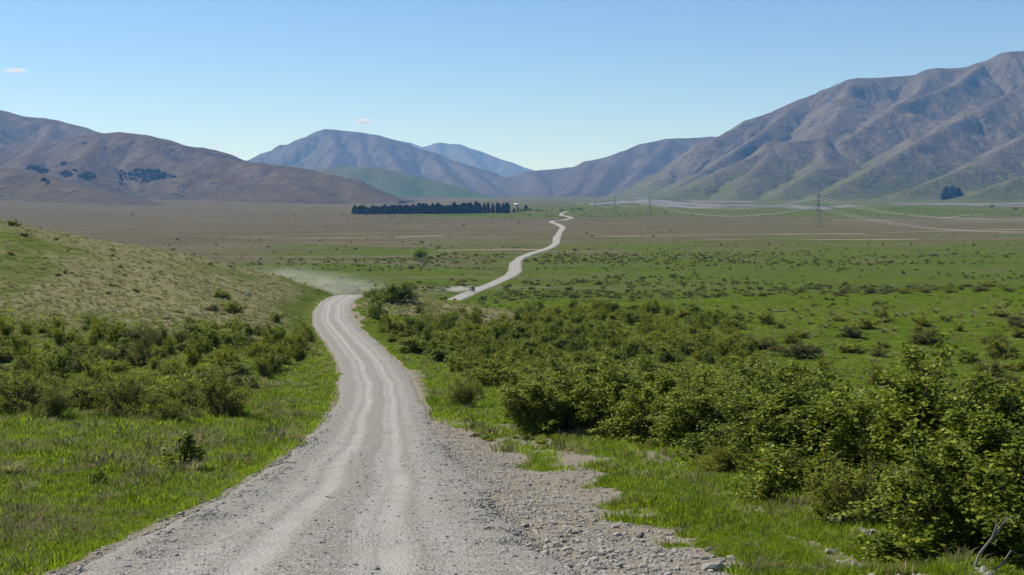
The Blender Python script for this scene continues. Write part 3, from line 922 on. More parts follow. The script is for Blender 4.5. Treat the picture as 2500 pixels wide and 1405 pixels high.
# ------------------------------------------------------------------ named shrubs near the camera (px, py base, py top, width px, kind)
def by_pix(px, py, pyt, wpx, protos, k, h0, w0, label, group=None, name='shrub'):
    p = on_ground(px, py)
    s = FPX / p[1]
    return place_shrub(protos, k, p, (py - pyt) / s, wpx / s, h0, w0, random.uniform(0, 6.28), label, group, name)
N0 = (2.7, 3.1)
big = [
    (2460, 1365, 985, 620, 0, 'huge dark green leafy shrub filling the lower right corner, deep shade beneath it'),
    (2240, 1270, 885, 560, 1, 'tall bright topped green shrub left of the corner shrub, highest crown on the right'),
    (2420, 1180, 930, 520, 2, 'big green shrub behind the dark corner shrub at the right edge'),
    (1960, 1170, 930, 420, 1, 'broad green shrub left of the tall bright topped one'),
    (1790, 1120, 920, 330, 2, 'rounded green shrub right of the clipped looking verge thicket'),
    (1650, 1095, 900, 320, 0, 'dense green verge shrub with a black shaded base behind the spoil ridge'),
    (1520, 1075, 890, 300, 1, 'dense green shrub standing just behind the bare dirt patch beside the road'),
    (1385, 1065, 900, 270, 2, 'leftmost dense green shrub of the verge thicket, nearest to the road'),
    (1900, 1060, 880, 330, 0, 'green shrub with a spiky top behind the broad verge shrub'),
    (1730, 1030, 890, 300, 2, 'green shrub at the back of the verge thicket, half hidden by two in front'),
    (2660, 1230, 900, 480, 1, 'green shrub cut off by the right edge of the view'),
    (1560, 1010, 880, 280, 0, 'green shrub rising behind the middle of the verge thicket'),
    (1420, 1000, 880, 250, 1, 'green shrub behind the left end of the verge thicket'),
]
for px, py, pt, w, k, lab in big:
    by_pix(px, py, py - (py - pt) * 1.14, w * 1.18, NEAR, k, 2.7, 3.1, lab)
O0 = (2.2, 2.3)
for px, py, pt, w, k, lab in [
    (2070, 1285, 1080, 280, 0, 'loose yellow green shrub with bare fanned stems in front of the dark shrubs'),
    (1910, 1215, 1070, 190, 1, 'small twiggy olive shrub at the edge of the grass verge'),
    (1760, 1165, 1060, 140, 0, 'short olive shrub leaning out over the grass beside the spoil ridge'),
    (2350, 1330, 1210, 190, 1, 'low olive bush poking out under the dark corner shrub'),
    (1130, 1000, 905, 110, 1, 'lone olive shrub by the pale patches on the right verge'),
    (1590, 1100, 1060, 90, 0, 'knee high olive shrub at the foot of the dense verge shrubs'),
    (2130, 1180, 1020, 200, 1, 'thin olive shrub in the gap of the right hand shrub mass'),
    (540, 1022, 880, 165, 0, 'dark rounded shrub at the right end of the left thicket front'),
    (462, 1010, 915, 120, 1, 'leafy shrub second from the right in the left thicket front'),
    (392, 1034, 930, 130, 0, 'leafy shrub in the middle of the left thicket front'),
    (300, 1028, 885, 170, 1, 'tall thin stemmed leafy shrub in the left thicket front behind the brown tussock'),
    (212, 1000, 905, 150, 0, 'leafy shrub in the left thicket front left of the brown tussock'),
    (132, 1026, 925, 130, 1, 'leafy shrub in the left thicket front beside the dead snag'),
    (42, 1012, 885, 190, 0, 'leafy shrub in the left thicket front at the left edge'),
]:
    by_pix(px, py, pt, w, NEAR_O, k + px // 100, O0[0], O0[1], lab)
# saplings on the left grass
for px, py, pt, w, k, lab in [
    (450, 1150, 1010, 150, 0, 'bare stemmed sapling shrub with a tuft of leaves on the left grass'),
    (360, 1110, 1040, 40, 1, 'thin upright sapling left of the bare stemmed sapling shrub'),
    (605, 1140, 1085, 60, 2, 'low dark sapling near the left edge of the road'),
    (245, 1190, 1095, 55, 1, 'slender sapling standing alone in the lower left grass'),
    (660, 1065, 1010, 35, 2, 'small thin sapling halfway between left thicket and road'),
    (615, 950, 905, 55, 0, 'small sapling in the grass bay right of the left thicket'),
    (1655, 1125, 1090, 40, 2, 'tiny sapling on the grass behind the spoil ridge'),
]:
    by_pix(px, py, pt, w, SAP, k, 1.15, 0.9, lab)

# ------------------------------------------------------------------ mid-distance shrubs
M0 = (2.4, 3.2)
placed = []
def ok(p, r):
    for q in placed:
        if (q[0] - p[0]) ** 2 + (q[1] - p[1]) ** 2 < r * r:
            return False
    placed.append(p)
    return True

singles = [
    (945, 738, 682, 95, MID, 0, 'big leafy shrub on the knoll right of the road crest'),
    (988, 738, 686, 64, MID, 1, 'leafy shrub on the knoll, right neighbour of the big one at the road crest'),
    (912, 728, 700, 40, MID, 2, 'small shrub nearest to the road on the knoll crest'),
    (922, 778, 724, 58, MID, 0, 'dark round shrub just below the knoll crest shrubs, beside the road'),
    (570, 765, 728, 55, MID_O, 0, 'round olive shrub alone on the lower dry hillside'),
    (675, 788, 755, 42, MID_O, 1, 'olive shrub on the dry hillside nearest to the road'),
    (465, 792, 770, 34, MID_O, 2, 'low olive shrub on the dry hillside left of the round one'),
    (540, 730, 700, 50, MID_O, 1, 'pale shrub above the round olive shrub on the dry hillside'),
    (520, 760, 738, 36, MID_B, 1, 'brownish shrub just left of the round olive shrub on the hillside'),
    (38, 553, 533, 36, MID_O, 2, 'shrub standing on the skyline of the dry hill'),
    (58, 578, 565, 22, MID_B, 0, 'small shrub just under the skyline of the dry hill'),
    (1870, 792, 757, 60, MID_O, 0, 'dark rounded shrub alone on the green flat, left of the others there'),
    (2115, 802, 770, 72, MID_O, 1, 'dark rounded shrub with a flat base in the middle of the green flat'),
    (2080, 825, 790, 60, MID_B, 2, 'brownish shrub just left of the flat based shrub on the green flat'),
    (2268, 838, 798, 95, MID_B, 0, 'wide brownish shrub on the green flat left of the darkest one'),
    (2438, 874, 825, 112, MID_O, 2, 'darkest wide shrub on the green flat near the right edge'),
    (2430, 838, 808, 70, MID_B, 1, 'brown green shrub right behind the darkest shrub on the green flat'),
    (2140, 744, 730, 26, MID_O, 0, 'small dark ball shaped shrub on the far green flat'),
    (1720, 880, 828, 70, MID_O, 1, 'dark round shrub at the right end of the large thicket'),
    (1768, 905, 860, 60, MID_O, 2, 'shrub in front of the dark round one ending the large thicket'),
    (1850, 850, 815, 110, MID_B, 0, 'broad brownish shrub clump on the near side of the green flat'),
    (1940, 870, 830, 120, MID_B, 2, 'wide low brownish shrub right of the broad clump on the green flat'),
    (2010, 905, 870, 50, MID_O, 0, 'small dark shrub in front of the wide low brownish shrub'),
    (1960, 905, 885, 30, MID_O, 1, 'smallest shrub in front of the wide low brownish shrub'),
    (1985, 862, 838, 60, MID_B, 1, 'flat topped brownish shrub behind the small dark shrub on the green flat'),
    (2090, 862, 835, 80, MID_O, 2, 'shrub midway across the green flat behind the tall right foreground crown'),
    (2150, 870, 845, 70, MID_B, 0, 'brownish shrub touching the tall right foreground crown'),
    (2480, 800, 775, 50, MID_B, 2, 'brownish shrub cut by the right edge on the green flat'),
    (2390, 960, 920, 90, MID_O, 0, 'shrub on green grass behind the corner shrub, near the right edge'),
    (2470, 945, 905, 80, MID_B, 1, 'brownish shrub at the right edge above the corner shrub'),
    (1185, 915, 870, 80, MID, 1, 'shrub at the near left end of the large thicket'),
    (1165, 770, 745, 30, MID_O, 1, 'lone shrub on the pale dry knoll slope'),
    (1130, 765, 745, 28, MID_O, 2, 'small lone shrub left of another on the pale dry knoll slope'),
    (1025, 765, 742, 26, MID_B, 2, 'brownish shrub on the pale slope behind the knoll shrubs'),
    (1235, 707, 692, 18, MID_O, 0, 'dark shrub beside the far road where it leaves the dust'),
]
for px, py, pt, w, pr, k, lab in singles:
    p = on_ground(px, py)
    s = FPX / p[1]
    placed.append((p[0], p[1]))
    h0, w0 = (1.8, 2.6) if pr is MID_B else ((2.4, 3.2) if pr is MID else (2.2, 3.2))
    place_shrub(pr, k, p, (py - pt) / s, w / s, h0, w0, random.uniform(0, 6.28), lab)

RT = [(905, 800), (1000, 790), (1180, 800), (1300, 762), (1500, 758), (1700, 770), (1800, 800), (1850, 870), (1900, 930), (1800, 965), (1500, 965), (1300, 975), (1200, 955), (1090, 915), (1060, 880), (960, 845)]
LT = [(-60, 800), (180, 800), (300, 812), (420, 845), (560, 812), (720, 785), (745, 830), (735, 900), (690, 925), (600, 925), (560, 985), (-60, 1015)]
SB = [(1250, 727), (1600, 731), (2000, 722), (2560, 712), (2560, 698), (2000, 700), (1500, 712), (1250, 715)]
MASS = []
def fill(poly, n_try, spacing, hr, wr, sets, lab, group, yr, xr, limit=999, near_first=True):
    c = 0
    cand = []
    for _ in range(n_try):
        y = random.uniform(*yr); x = random.uniform(*xr)
        cand.append((x, y))
    cand = np.array(cand)
    z = terrain(cand[:, 0], cand[:, 1])
    px, py, _d = project(cand[:, 0], cand[:, 1], z)
    good = inpoly(px, py, poly) & ~((np.abs(cand[:, 0] - roadx(cand[:, 1])) < 4.6) & (cand[:, 1] < 240))
    chosen = []
    for i in np.nonzero(good)[0]:
        r = random.uniform(0.7, 1.25)
        if ok((cand[i, 0], cand[i, 1]), spacing * r):
            chosen.append((cand[i, 1], i, r))
    chosen.sort()
    y0, y1 = (chosen[0][0], chosen[-1][0]) if chosen else (0, 1)
    for n, (yy, i, r) in enumerate(chosen):
        pr, h0, w0, look = random.choice(sets)
        H = random.uniform(*hr) * (0.6 + 0.4 * r); W = random.uniform(*wr) * r
        k = random.randrange(3); rz = random.uniform(0, 6.28)
        pos = (cand[i, 0], cand[i, 1], z[i] - 0.05)
        if n < limit:
            dep = ('front', 'middle', 'back')[min(2, int(3 * n / min(limit, len(chosen))))]
            place_shrub(pr, k, pos, H, W, h0, w0, rz, lab % (look, dep), group)
            c += 1
        else:
            MASS.append((pr[k % len(pr)][0], pos, rz, (W / w0, W / w0, H / h0)))
    return c
S_G = (MID, 2.4, 3.2, 'bright green'); S_O = (MID_O, 2.2, 3.2, 'olive'); S_B = (MID_B, 1.8, 2.6, 'brownish')
n1 = fill(RT, 9000, 3.6, (1.1, 3.0), (2.2, 4.3), [S_G, S_O, S_O, S_G], '%s shrub in the %s of the large thicket right of the road', 'shrubs of the large thicket right of the road', (85, 215), (-25, 45), 105)
n2 = fill(LT, 5000, 3.1, (0.7, 2.5), (1.3, 3.6), [S_G, S_O, S_O, S_B], '%s shrub in the %s of the thicket below the dry hill', 'shrubs of the thicket below the dry hill', (52, 130), (-60, -8), 75)
FL = [(1820, 800), (2100, 775), (2560, 770), (2560, 970), (2200, 960), (1900, 950)]
n4 = fill(FL, 2600, 8.5, (0.8, 2.2), (1.8, 4.6), [S_O, S_B, S_O, S_G], '%s shrub scattered over the %s of the green flat behind the foreground shrubs', 'shrubs scattered over the green flat', (100, 240), (15, 110), 26)
n3 = fill(SB, 5000, 4.6, (0.6, 1.5), (1.6, 4.2), [S_B, S_B, S_O], 'low %s shrub in the %s of the belt edging the green flat', 'low shrubs along the terrace edge', (215, 480), (-5, 170), 24)
print('shrub fills', n1, n2, n3, len(MASS))

# ------------------------------------------------------------------ scattering of uncountable ground cover
proto_col = bpy.data.collections.new('scatter_sources')      # not linked to the scene
def source(name, me):
    o = bpy.data.objects.new(name, me)
    proto_col.objects.link(o)
    return o
def scatter(name, P, rot, scl, srcs, mat=None):
    n = len(P)
    col = bpy.data.collections.new(name + '_sources')
    for k, s in enumerate(srcs):
        col.objects.link(bpy.data.objects.new('%s_%02d' % (name, k), s))
    me = bpy.data.meshes.new(name)
    me.vertices.add(n)
    me.vertices.foreach_set('co', np.asarray(P, np.float32).ravel())
    a = me.attributes.new('rot', 'FLOAT_VECTOR', 'POINT'); a.data.foreach_set('vector', np.asarray(rot, np.float32).ravel())
    a = me.attributes.new('scl', 'FLOAT_VECTOR', 'POINT'); a.data.foreach_set('vector', np.asarray(scl, np.float32).ravel())
    o = ob(name, me)
    o['kind'] = 'stuff'
    ng = bpy.data.node_groups.new(name, 'GeometryNodeTree')
    ng.interface.new_socket('Geometry', in_out='INPUT', socket_type='NodeSocketGeometry')
    ng.interface.new_socket('Geometry', in_out='OUTPUT', socket_type='NodeSocketGeometry')
    gi = ng.nodes.new('NodeGroupInput'); go = ng.nodes.new('NodeGroupOutput')
    ip = ng.nodes.new('GeometryNodeInstanceOnPoints')
    ci = ng.nodes.new('GeometryNodeCollectionInfo'); ci.inputs[0].default_value = col
    ci.inputs['Separate Children'].default_value = True; ci.inputs['Reset Children'].default_value = True
    ip.inputs['Pick Instance'].default_value = True
    nr = ng.nodes.new('GeometryNodeInputNamedAttribute'); nr.data_type = 'FLOAT_VECTOR'; nr.inputs[0].default_value = 'rot'
    nsn = ng.nodes.new('GeometryNodeInputNamedAttribute'); nsn.data_type = 'FLOAT_VECTOR'; nsn.inputs[0].default_value = 'scl'
    ng.links.new(gi.outputs[0], ip.inputs['Points']); ng.links.new(ci.outputs[0], ip.inputs['Instance'])
    ng.links.new(nr.outputs[0], ip.inputs['Rotation']); ng.links.new(nsn.outputs[0], ip.inputs['Scale'])
    ng.links.new(ip.outputs[0], go.inputs[0])
    md = o.modifiers.new('scatter', 'NODES'); md.node_group = ng
    return o

def tuft_mesh(name, seed, n, h, rad, w, lean, mat):
    rg = np.random.default_rng(seed)
    V = []; F4 = []; F3 = []; tone = []
    for i in range(n):
        az = rg.uniform(0, 6.28); rr_ = rad * math.sqrt(rg.random())
        b = np.array([math.cos(az) * rr_, math.sin(az) * rr_, -0.03 * h])
        az2 = az + rg.normal() * 0.7
        d = np.array([math.cos(az2), math.sin(az2), 0])
        s = np.array([-d[1], d[0], 0]) * w * rg.uniform(0.6, 1.3)
        hh = h * rg.uniform(0.5, 1.15); ln = lean * rg.uniform(0.2, 1.2)
        m1 = b + d * ln * hh * 0.35 + np.array([0, 0, hh * 0.6]); t1 = b + d * ln * hh + np.array([0, 0, hh * (1 - 0.25 * ln)])
        k = len(V)
        V += [b - s, b + s, m1 - s * 0.8, m1 + s * 0.8, t1]
        F4.append((k, k + 1, k + 3, k + 2)); F3.append((k + 2, k + 3, k + 4))
        tone += [rg.random()] * 5
    return mesh_np(name, np.array(V), [np.array(F4), np.array(F3)], mat, False, {'tone': tone})

def polar_pts(n, d0, d1, amax=33, power=0.0):
    a = np.radians(rng.uniform(-amax, amax, n))
    d = np.exp(rng.uniform(math.log(d0), math.log(d1), n))
    x = d * np.sin(a); y = d * np.cos(a)
    return x, y, terrain(x, y)

# what the thickets hold beyond the nearest shrubs
kinds = list({id(m[0]): m[0] for m in MASS}.values())
for kk_, me_ in enumerate(kinds):
    sel = [m for m in MASS if m[0] is me_]
for nm_, lo_, hi_ in (('thicket_mass', -1e9, 214), ('scrub_belt', 214, 1e9)):
    sel = [m for m in MASS if lo_ <= m[1][1] < hi_]
    if sel:
        order = {id(k): i for i, k in enumerate(kinds)}
        V = []; F = []; T = []; base = 0
        by = {}
        for m in sel:
            by.setdefault(m[0].materials[0].name, []).append(m)
        for mn, lst in by.items():
            srcs = list({id(m[0]): m[0] for m in lst}.values())
            scatter(nm_, np.array([m[1] for m in lst]), np.array([(0, 0, m[2]) for m in lst]), np.array([m[3] for m in lst]), srcs)
# green grass
gs = [tuft_mesh('g%d' % i, 300 + i, 30, 0.075 + 0.035 * i, 0.17, 0.007, 0.75, M['grass']) for i in range(3)]
gd = [tuft_mesh('gd%d' % i, 320 + i, 30, 0.19, 0.17, 0.010, 0.95, M['straw']) for i in range(2)]
x, y, z = polar_pts(190000, 7, 130)
dr, ba, _f = fields(x, y, z)
u = np.abs(x - roadx(y))
keep = (u > 2.75 + 0.35 * fbm(x * 1.5, y * 1.5, 2)) & (rng.random(len(x)) > ba * 1.35)
isdry = rng.random(len(x)) < np.clip((dr - 0.26) * 1.0 + (fbm(x / 2.2, y / 2.2, 3) - 0.53) * 1.8, 0.04, 0.95)
sz = np.clip(np.hypot(x, y) / 22, 0.75, 2.6) * rng.uniform(0.6, 1.4, len(x)) * (0.35 + 1.3 * fbm(x / 1.6 + 9, y / 1.6, 3) ** 1.5)
hz = sz * np.clip(1.25 - np.hypot(x, y) / 130, 0.45, 1.1)
def do_scatter(name, mask, srcs, sz_, hz_, tilt=0.15):
    n = int(mask.sum())
    rot = np.stack([rng.normal(0, tilt, n), rng.normal(0, tilt, n), rng.uniform(0, 6.28, n)], 1)
    return scatter(name, np.stack([x[mask], y[mask], z[mask]], 1), rot, np.stack([sz_[mask], sz_[mask], hz_[mask]], 1), srcs)
do_scatter('grass', keep & ~isdry, gs, sz, hz)
do_scatter('dry_grass', keep & isdry & (rng.random(len(x)) < 0.6), gd, sz, hz * 0.9)

# tussocks over the dry hill, knoll and terrace
ts = [tuft_mesh('t%d' % i, 340 + i, 60, 0.42, 0.15, 0.012, 0.9, M['tuss']) for i in range(3)]
x, y, z = polar_pts(52000, 85, 260)
dr, ba, _f = fields(x, y, z)
u = np.abs(x - roadx(y))
den = np.clip((dr - 0.25) * 1.6, 0.03, 1) * (0.35 + 0.9 * fbm(x / 5, y / 5, 2))
keep = (u > 3.4) & (rng.random(len(x)) < den * 0.8)
sz = rng.uniform(0.5, 1.35, len(x)); hz = sz * rng.uniform(0.6, 1.0, len(x))
do_scatter('tussock_cover', keep, ts, sz * 1.15, hz)

# small scrub and rank grass clumps on the terrace and left flat
cs = [shrub_mesh('low%d' % i, 190 + i, 0.55, 0.9, 8, 4, 3, 5, 0.09, [M['leaf_olive'], M['leaf_brown'], M['leaf']][i], 0.06, False)[0] for i in range(3)]
x, y, z = polar_pts(14000, 45, 330)
u = x - roadx(y)
den = np.where(u > 4, 0.42, 0.16) * sstep(0.40, 0.62, fbm(x / 9, y / 9 + 4, 3))
den = np.where((u < -3) & (y > 110), 0.06, den)
keep = (np.abs(u) > 4.0) & (rng.random(len(x)) < den)
sz = rng.uniform(0.35, 1.25, len(x)) * np.clip(y / 150, 0.6, 1.3); hz = sz * rng.uniform(0.5, 0.9, len(x))
do_scatter('low_scrub', keep, cs, sz, hz, 0.05)

gt = [tuft_mesh('gt%d' % i, 360 + i, 34, 0.30, 0.34, 0.03, 0.9, [M['grass'], M['grass'], M['straw']][i]) for i in range(3)]
x, y, z = polar_pts(60000, 90, 300)
u = x - roadx(y)
keep = (u > 4.0) & (rng.random(len(x)) < 0.25 + 1.0 * sstep(0.42, 0.7, fbm(x / 6, y / 6, 3)))
keep |= (u < -4.0) & (y < 135) & (rng.random(len(x)) < 0.5)
sz = rng.uniform(0.5, 1.3, len(x)); hz = sz * rng.uniform(0.35, 0.95, len(x)) * (0.4 + fbm(x / 8 + 3, y / 8, 2))
do_scatter('rank_grass', keep, gt, sz, hz, 0.1)

# low shrubs of the far plain
fs = [f[0] for f in FAR]
x, y, z = polar_pts(120000, 330, 2600)
band = np.interp(y, [330, 400, 450, 520, 560, 600, 660, 700, 780, 880, 1000, 1500, 1560, 1780, 1850, 2600],
                 [0.8, 0.9, 0.5, 0.2, 0.3, 0.75, 0.85, 0.45, 0.16, 0.10, 0.05, 0.05, 0.95, 1.0, 0.35, 0.25])
cl = fbm(x / 70, y / 26, 3)
cl2 = fbm(x / 260 + 3, y / 60 + 3, 2)
den = band * sstep(0.40, 0.66, cl) * sstep(0.25, 0.6, cl2) * 0.55 + 0.02 * band
den = den * (1 - 0.85 * sstep(-120, -330, x) * sstep(600, 700, y))
ur = np.full(len(x), 99.0)
for i in range(0, len(RC), 3):
    if RC[i, 1] > 300:
        ur = np.minimum(ur, np.hypot(x - RC[i, 0], y - RC[i, 1]))
keep = (rng.random(len(x)) < den) & (ur > 9)
sz = np.clip(np.exp(rng.normal(-0.75, 0.45, len(x))), 0.2, 1.2) * (1 + 0.35 * sstep(1400, 1700, y)); hz = sz * rng.uniform(0.45, 0.85, len(x))
do_scatter('far_shrubs', keep, fs, sz, hz, 0.02)
print('far shrubs', keep.sum())

# individually visible shrubs on the plain
plain_rows = [p for i_, p in enumerate([(1280, 640), (1330, 640), (1470, 632), (1500, 635), (1550, 632), (1700, 640), (1740, 645), (1830, 625), (1990, 642), (2025, 643), (2320, 612), (2465, 650), (1110, 622), (1080, 625),
              (1060, 634), (1045, 600), (1075, 606), (1180, 604), (1230, 605), (900, 690), (960, 610), (860, 610), (520, 636), (545, 635), (430, 612), (470, 625), (600, 628), (640, 634), (690, 632), (760, 636),
              (1440, 578), (1480, 580), (1510, 580), (1560, 576), (1590, 579), (1430, 565), (1640, 565), (1690, 563), (1780, 585), (1880, 598), (1910, 600), (2100, 597), (2120, 597), (2160, 600), (2270, 598),
              (2370, 601), (2015, 612), (2240, 640), (2050, 660), (1960, 690), (2130, 680), (1420, 690), (1480, 705), (1560, 690), (1660, 695), (1790, 690), (1300, 690), (1340, 700), (1240, 700), (1090, 700)]) if i_ % 3 != 2]
for i, (px, py) in enumerate(plain_rows):
    p = on_ground(px + random.uniform(-8, 8), py)
    if p[1] < 340:
        continue
    s = random.uniform(0.6, 1.15)
    place_shrub(FAR, i, p, 1.9 * s, 3.2 * s, 2.0, 3.0, random.uniform(0, 6.28), 'small dark shrub dotted over the flat valley floor beyond the green flat', 'shrubs dotted over the valley floor', parts=False)

# ------------------------------------------------------------------ trees
def tree_mesh(seed, H, W, kind):
    rg = np.random.default_rng(seed)
    if kind == 'conifer':
        n = 1500
        t = rg.random(n) ** 0.85
        prof = np.interp(t, [0, 0.06, 0.25, 0.6, 0.85, 1.0], [0.75, 0.95, 1.0, 0.82, 0.5, 0.06])
        az = rg.uniform(0, 6.28, n)
        rad = W / 2 * prof * np.sqrt(rg.uniform(0.25, 1, n)) * (1 + 0.18 * np.sin(3 * az + 9 * t) + 0.12 * np.sin(7 * az - 14 * t))
        C = np.stack([np.cos(az) * rad, np.sin(az) * rad, H * (0.03 + 0.97 * t)], 1)
        V, F, tone = leaves(C, 1.25, rg, 0.1, 1.8)
        mat = M['needle']
        tr = tubes([(np.array([[0, 0, -0.3], [0, 0, H * 0.5], [0, 0, H * 0.97]]), np.array([0.3, 0.2, 0.04]))], 6)
    else:
        n = 2600
        LC = []
        paths = [(np.array([[0, 0, -0.2], [0.1, 0, H * 0.2], [0.05, 0.1, H * 0.5]]), np.array([0.25, 0.2, 0.1]))]
        for i in range(38):
            d = rg.normal(size=3); d[2] = abs(d[2]) * 0.9 + 0.05; d /= np.linalg.norm(d)
            c = np.array([d[0] * W / 2, d[1] * W / 2, H * 0.42 + d[2] * H * 0.5]) * np.array([1, 1, 1]) * rg.uniform(0.7, 1.0)
            paths.append((np.array([[0.05, 0, H * 0.25], c * 0.6 + np.array([0, 0, H * 0.1]), c]), np.array([0.1, 0.06, 0.02])))
            m_ = n // 38
            LC.append(c + rg.normal(size=(m_, 3)) * np.array([W, W, H * 0.8]) * 0.085)
        C = np.concatenate(LC); C[:, 2] = np.clip(C[:, 2], 0.15 * H, None)
        V, F, tone = leaves(C, 0.36 * H / 6, rg, 0.4)
        mat = M['leaf_willow']
        tr = tubes(paths, 5)
    cm = mesh_np('crown', V, F, mat, False, {'tone': tone})
    tm = mesh_np('trunk', tr[0], tr[1], M['bark'], True)
    return cm, tm
CON = [tree_mesh(400 + i, 17, 8.0, 'conifer') for i in range(4)]
BRO = [tree_mesh(420 + i, 6.2, 7.0, 'broad') for i in range(2)]
def place_tree(name, pr, pos, s, sw, label, group=None):
    e = empty(name, pos, random.uniform(0, 6.28))
    e.scale = (sw, sw, s)
    ob('crown', pr[0], e); ob('trunk', pr[1], e)
    return tag(e, label, 'tree', group)

# shelter belt
nb = 52
xs_ = np.linspace(868, 1168, nb) + rng.uniform(-2, 2, nb)
for i, px in enumerate(xs_):
    p = on_ground(px, 524 - 3.0 * (px - 868) / 380 + rng.uniform(-0.6, 0.3))
    s = p[1] / FPX
    hpx = np.interp(px, [868, 1000, 1160], [19, 22, 25]) * rng.uniform(0.8, 1.18)
    place_tree('conifer_tree', CON[i % 4], p, hpx * s / 17, 16 * s / 8.0 * rng.uniform(0.85, 1.15), 'dark conifer in the %s third of the closed shelter belt on the plain' % ('left', 'middle', 'right')[min(2, i * 3 // nb)], 'conifers of the shelter belt')
ords = ['first', 'second', 'third', 'fourth', 'fifth', 'sixth', 'seventh', 'eighth', 'ninth']
for i, px in enumerate([1172, 1182.5, 1192, 1203, 1214, 1219, 1228, 1235.5, 1241]):
    p = on_ground(px, 521.5)
    s = p[1] / FPX
    place_tree('conifer_tree', CON[(i + 1) % 4], p, (24 + (i * 7 % 5)) * s / 17, 9.5 * s / 8.0, 'dark conifer, %s of the spaced ones at the right end of the shelter belt' % ords[i], 'spaced conifers ending the shelter belt')
for i, (px, py, h, w, kind, lab) in enumerate([
    (1264, 519.5, 15, 6, 'c', 'slim small conifer just right of the shelter belt'),
    (1255, 520, 11, 8, 'c', 'low conifer in the gap right of the shelter belt'),
    (1284, 516, 15, 11, 'c', 'dark conifer among the pale trees right of the shelter belt'),
    (1271, 520, 12, 16, 'b', 'pale rounded tree right of the shelter belt, left of the pair'),
    (1293, 518.5, 12, 13, 'b', 'pale rounded tree right of the shelter belt, right of the dark conifer'),
    (1311, 518, 9, 12, 'b', 'small pale tree between the shelter belt and the far road'),
    (1322, 518, 7, 8, 'b', 'tiny pale tree just left of the far road bend'),
    (1370, 517.5, 9, 13, 'b', 'round tree at the end of the far road'),
    (1398, 515.5, 9, 16, 'b', 'round tree right of the far end of the road'),
    (1415, 515, 10, 18, 'b', 'widest tree of the pair right of the far road end'),
    (1026, 638, 34, 38, 'b', 'bright green round tree standing alone on the plain left of the winding road'),
    (2478, 516, 12, 15, 'b', 'small pale green tree by the river gravel at the right edge'),
    (2421, 508, 9, 11, 'b', 'small green tree on the river gravel left of the right edge'),
    (2300, 489, 12, 22, 'b', 'pale tree at the left foot of the dark conifer clump'),
]):
    p = on_ground(px, py)
    s = p[1] / FPX
    if kind == 'c':
        place_tree('conifer_tree', CON[i % 4], p, h * s / 17, w * s / 8, lab)
    else:
        place_tree('broadleaf_tree', BRO[i % 2], p, h * s / 6.2, w * s / 7.0, lab)
lb = ['leftmost', 'second from the left', 'tallest, in the middle', 'right of the tallest', 'second from the right', 'rightmost']
for i, (px, top) in enumerate([(2309, 462), (2316, 457), (2324, 454), (2331, 456), (2338, 459), (2343, 463)]):
    p = on_ground(px, 490)
    s = p[1] / FPX
    place_tree('conifer_tree', CON[i % 4], (p[0], p[1] + (i % 2) * 20, p[2]), (490 - top) * s / 17, 23 * s / 8, 'dark conifer of the lone clump below the right mountain, ' + lb[i], 'lone conifer clump')

# bush patches on the hillsides
def hill_patch(name, h, ell, n, srcs, s0, s1):
    P = []
    for (cx, cy, rx, ry, d0, d1) in ell:
        k = 0; tries = 0
        while k < n * rx * ry / 900 and tries < 6000:
            tries += 1
            a = random.uniform(0, 6.28); r = math.sqrt(random.random())
            px = cx + rx * r * math.cos(a); py = cy + ry * r * math.sin(a)
            rr_ = ray(px, py)
            ts_ = np.linspace(d0, d1, 260)
            Q = ts_[:, None] * rr_
            dz = CZ + Q[:, 2] - hill_z(h, Q[:, 0], Q[:, 1])
            j = int(np.argmax(dz < 0))
            if dz[j] < 0:
                P.append((Q[j, 0], Q[j, 1], CZ + Q[j, 2] - 1.0)); k += 1
    n_ = len(P)
    rot = np.stack([np.zeros(n_), np.zeros(n_), rng.uniform(0, 6.28, n_)], 1)
    sz_ = rng.uniform(s0, s1, n_)
    return scatter(name, np.array(P), rot, np.stack([sz_, sz_, sz_ * 1.1], 1), srcs)
dk = [tree_mesh(440, 6, 6.5, 'conifer')[0], tree_mesh(441, 5, 6, 'conifer')[0]]
el = []
for cx, cy, rx, ry in [(355, 430, 62, 19), (80, 412, 24, 6), (105, 419, 22, 6), (160, 426, 16, 10), (215, 432, 30, 9), (205, 352, 7, 5), (300, 432, 10, 16), (155, 403, 7, 6)]:
    el.append((cx, cy, rx * 0.8, ry * 0.75, 2400, 4600))
    for q in range(6):
        a = random.uniform(0, 6.28); f = random.uniform(0.4, 0.85)
        el.append((cx + rx * f * math.cos(a), cy + ry * f * math.sin(a), rx * random.uniform(0.2, 0.4), ry * random.uniform(0.2, 0.4), 2400, 4600))
for q in range(7):
    el.append((random.uniform(60, 460), random.uniform(395, 465), random.uniform(4, 14), random.uniform(2, 4), 2400, 4600))
hill_patch('hillside_bush', HL, el, 380, dk, 0.45, 1.05)
hill_patch('hillside_shrubs', HR, [(1900, 470, 110, 18, 2900, 6500), (2100, 440, 160, 30, 2900, 6500), (2260, 400, 150, 40, 2900, 6500), (2430, 440, 60, 30, 2900, 6500), (1760, 450, 90, 25, 2900, 6500), (2330, 300, 150, 60, 2900, 6500)], 26, dk, 0.22, 0.6)

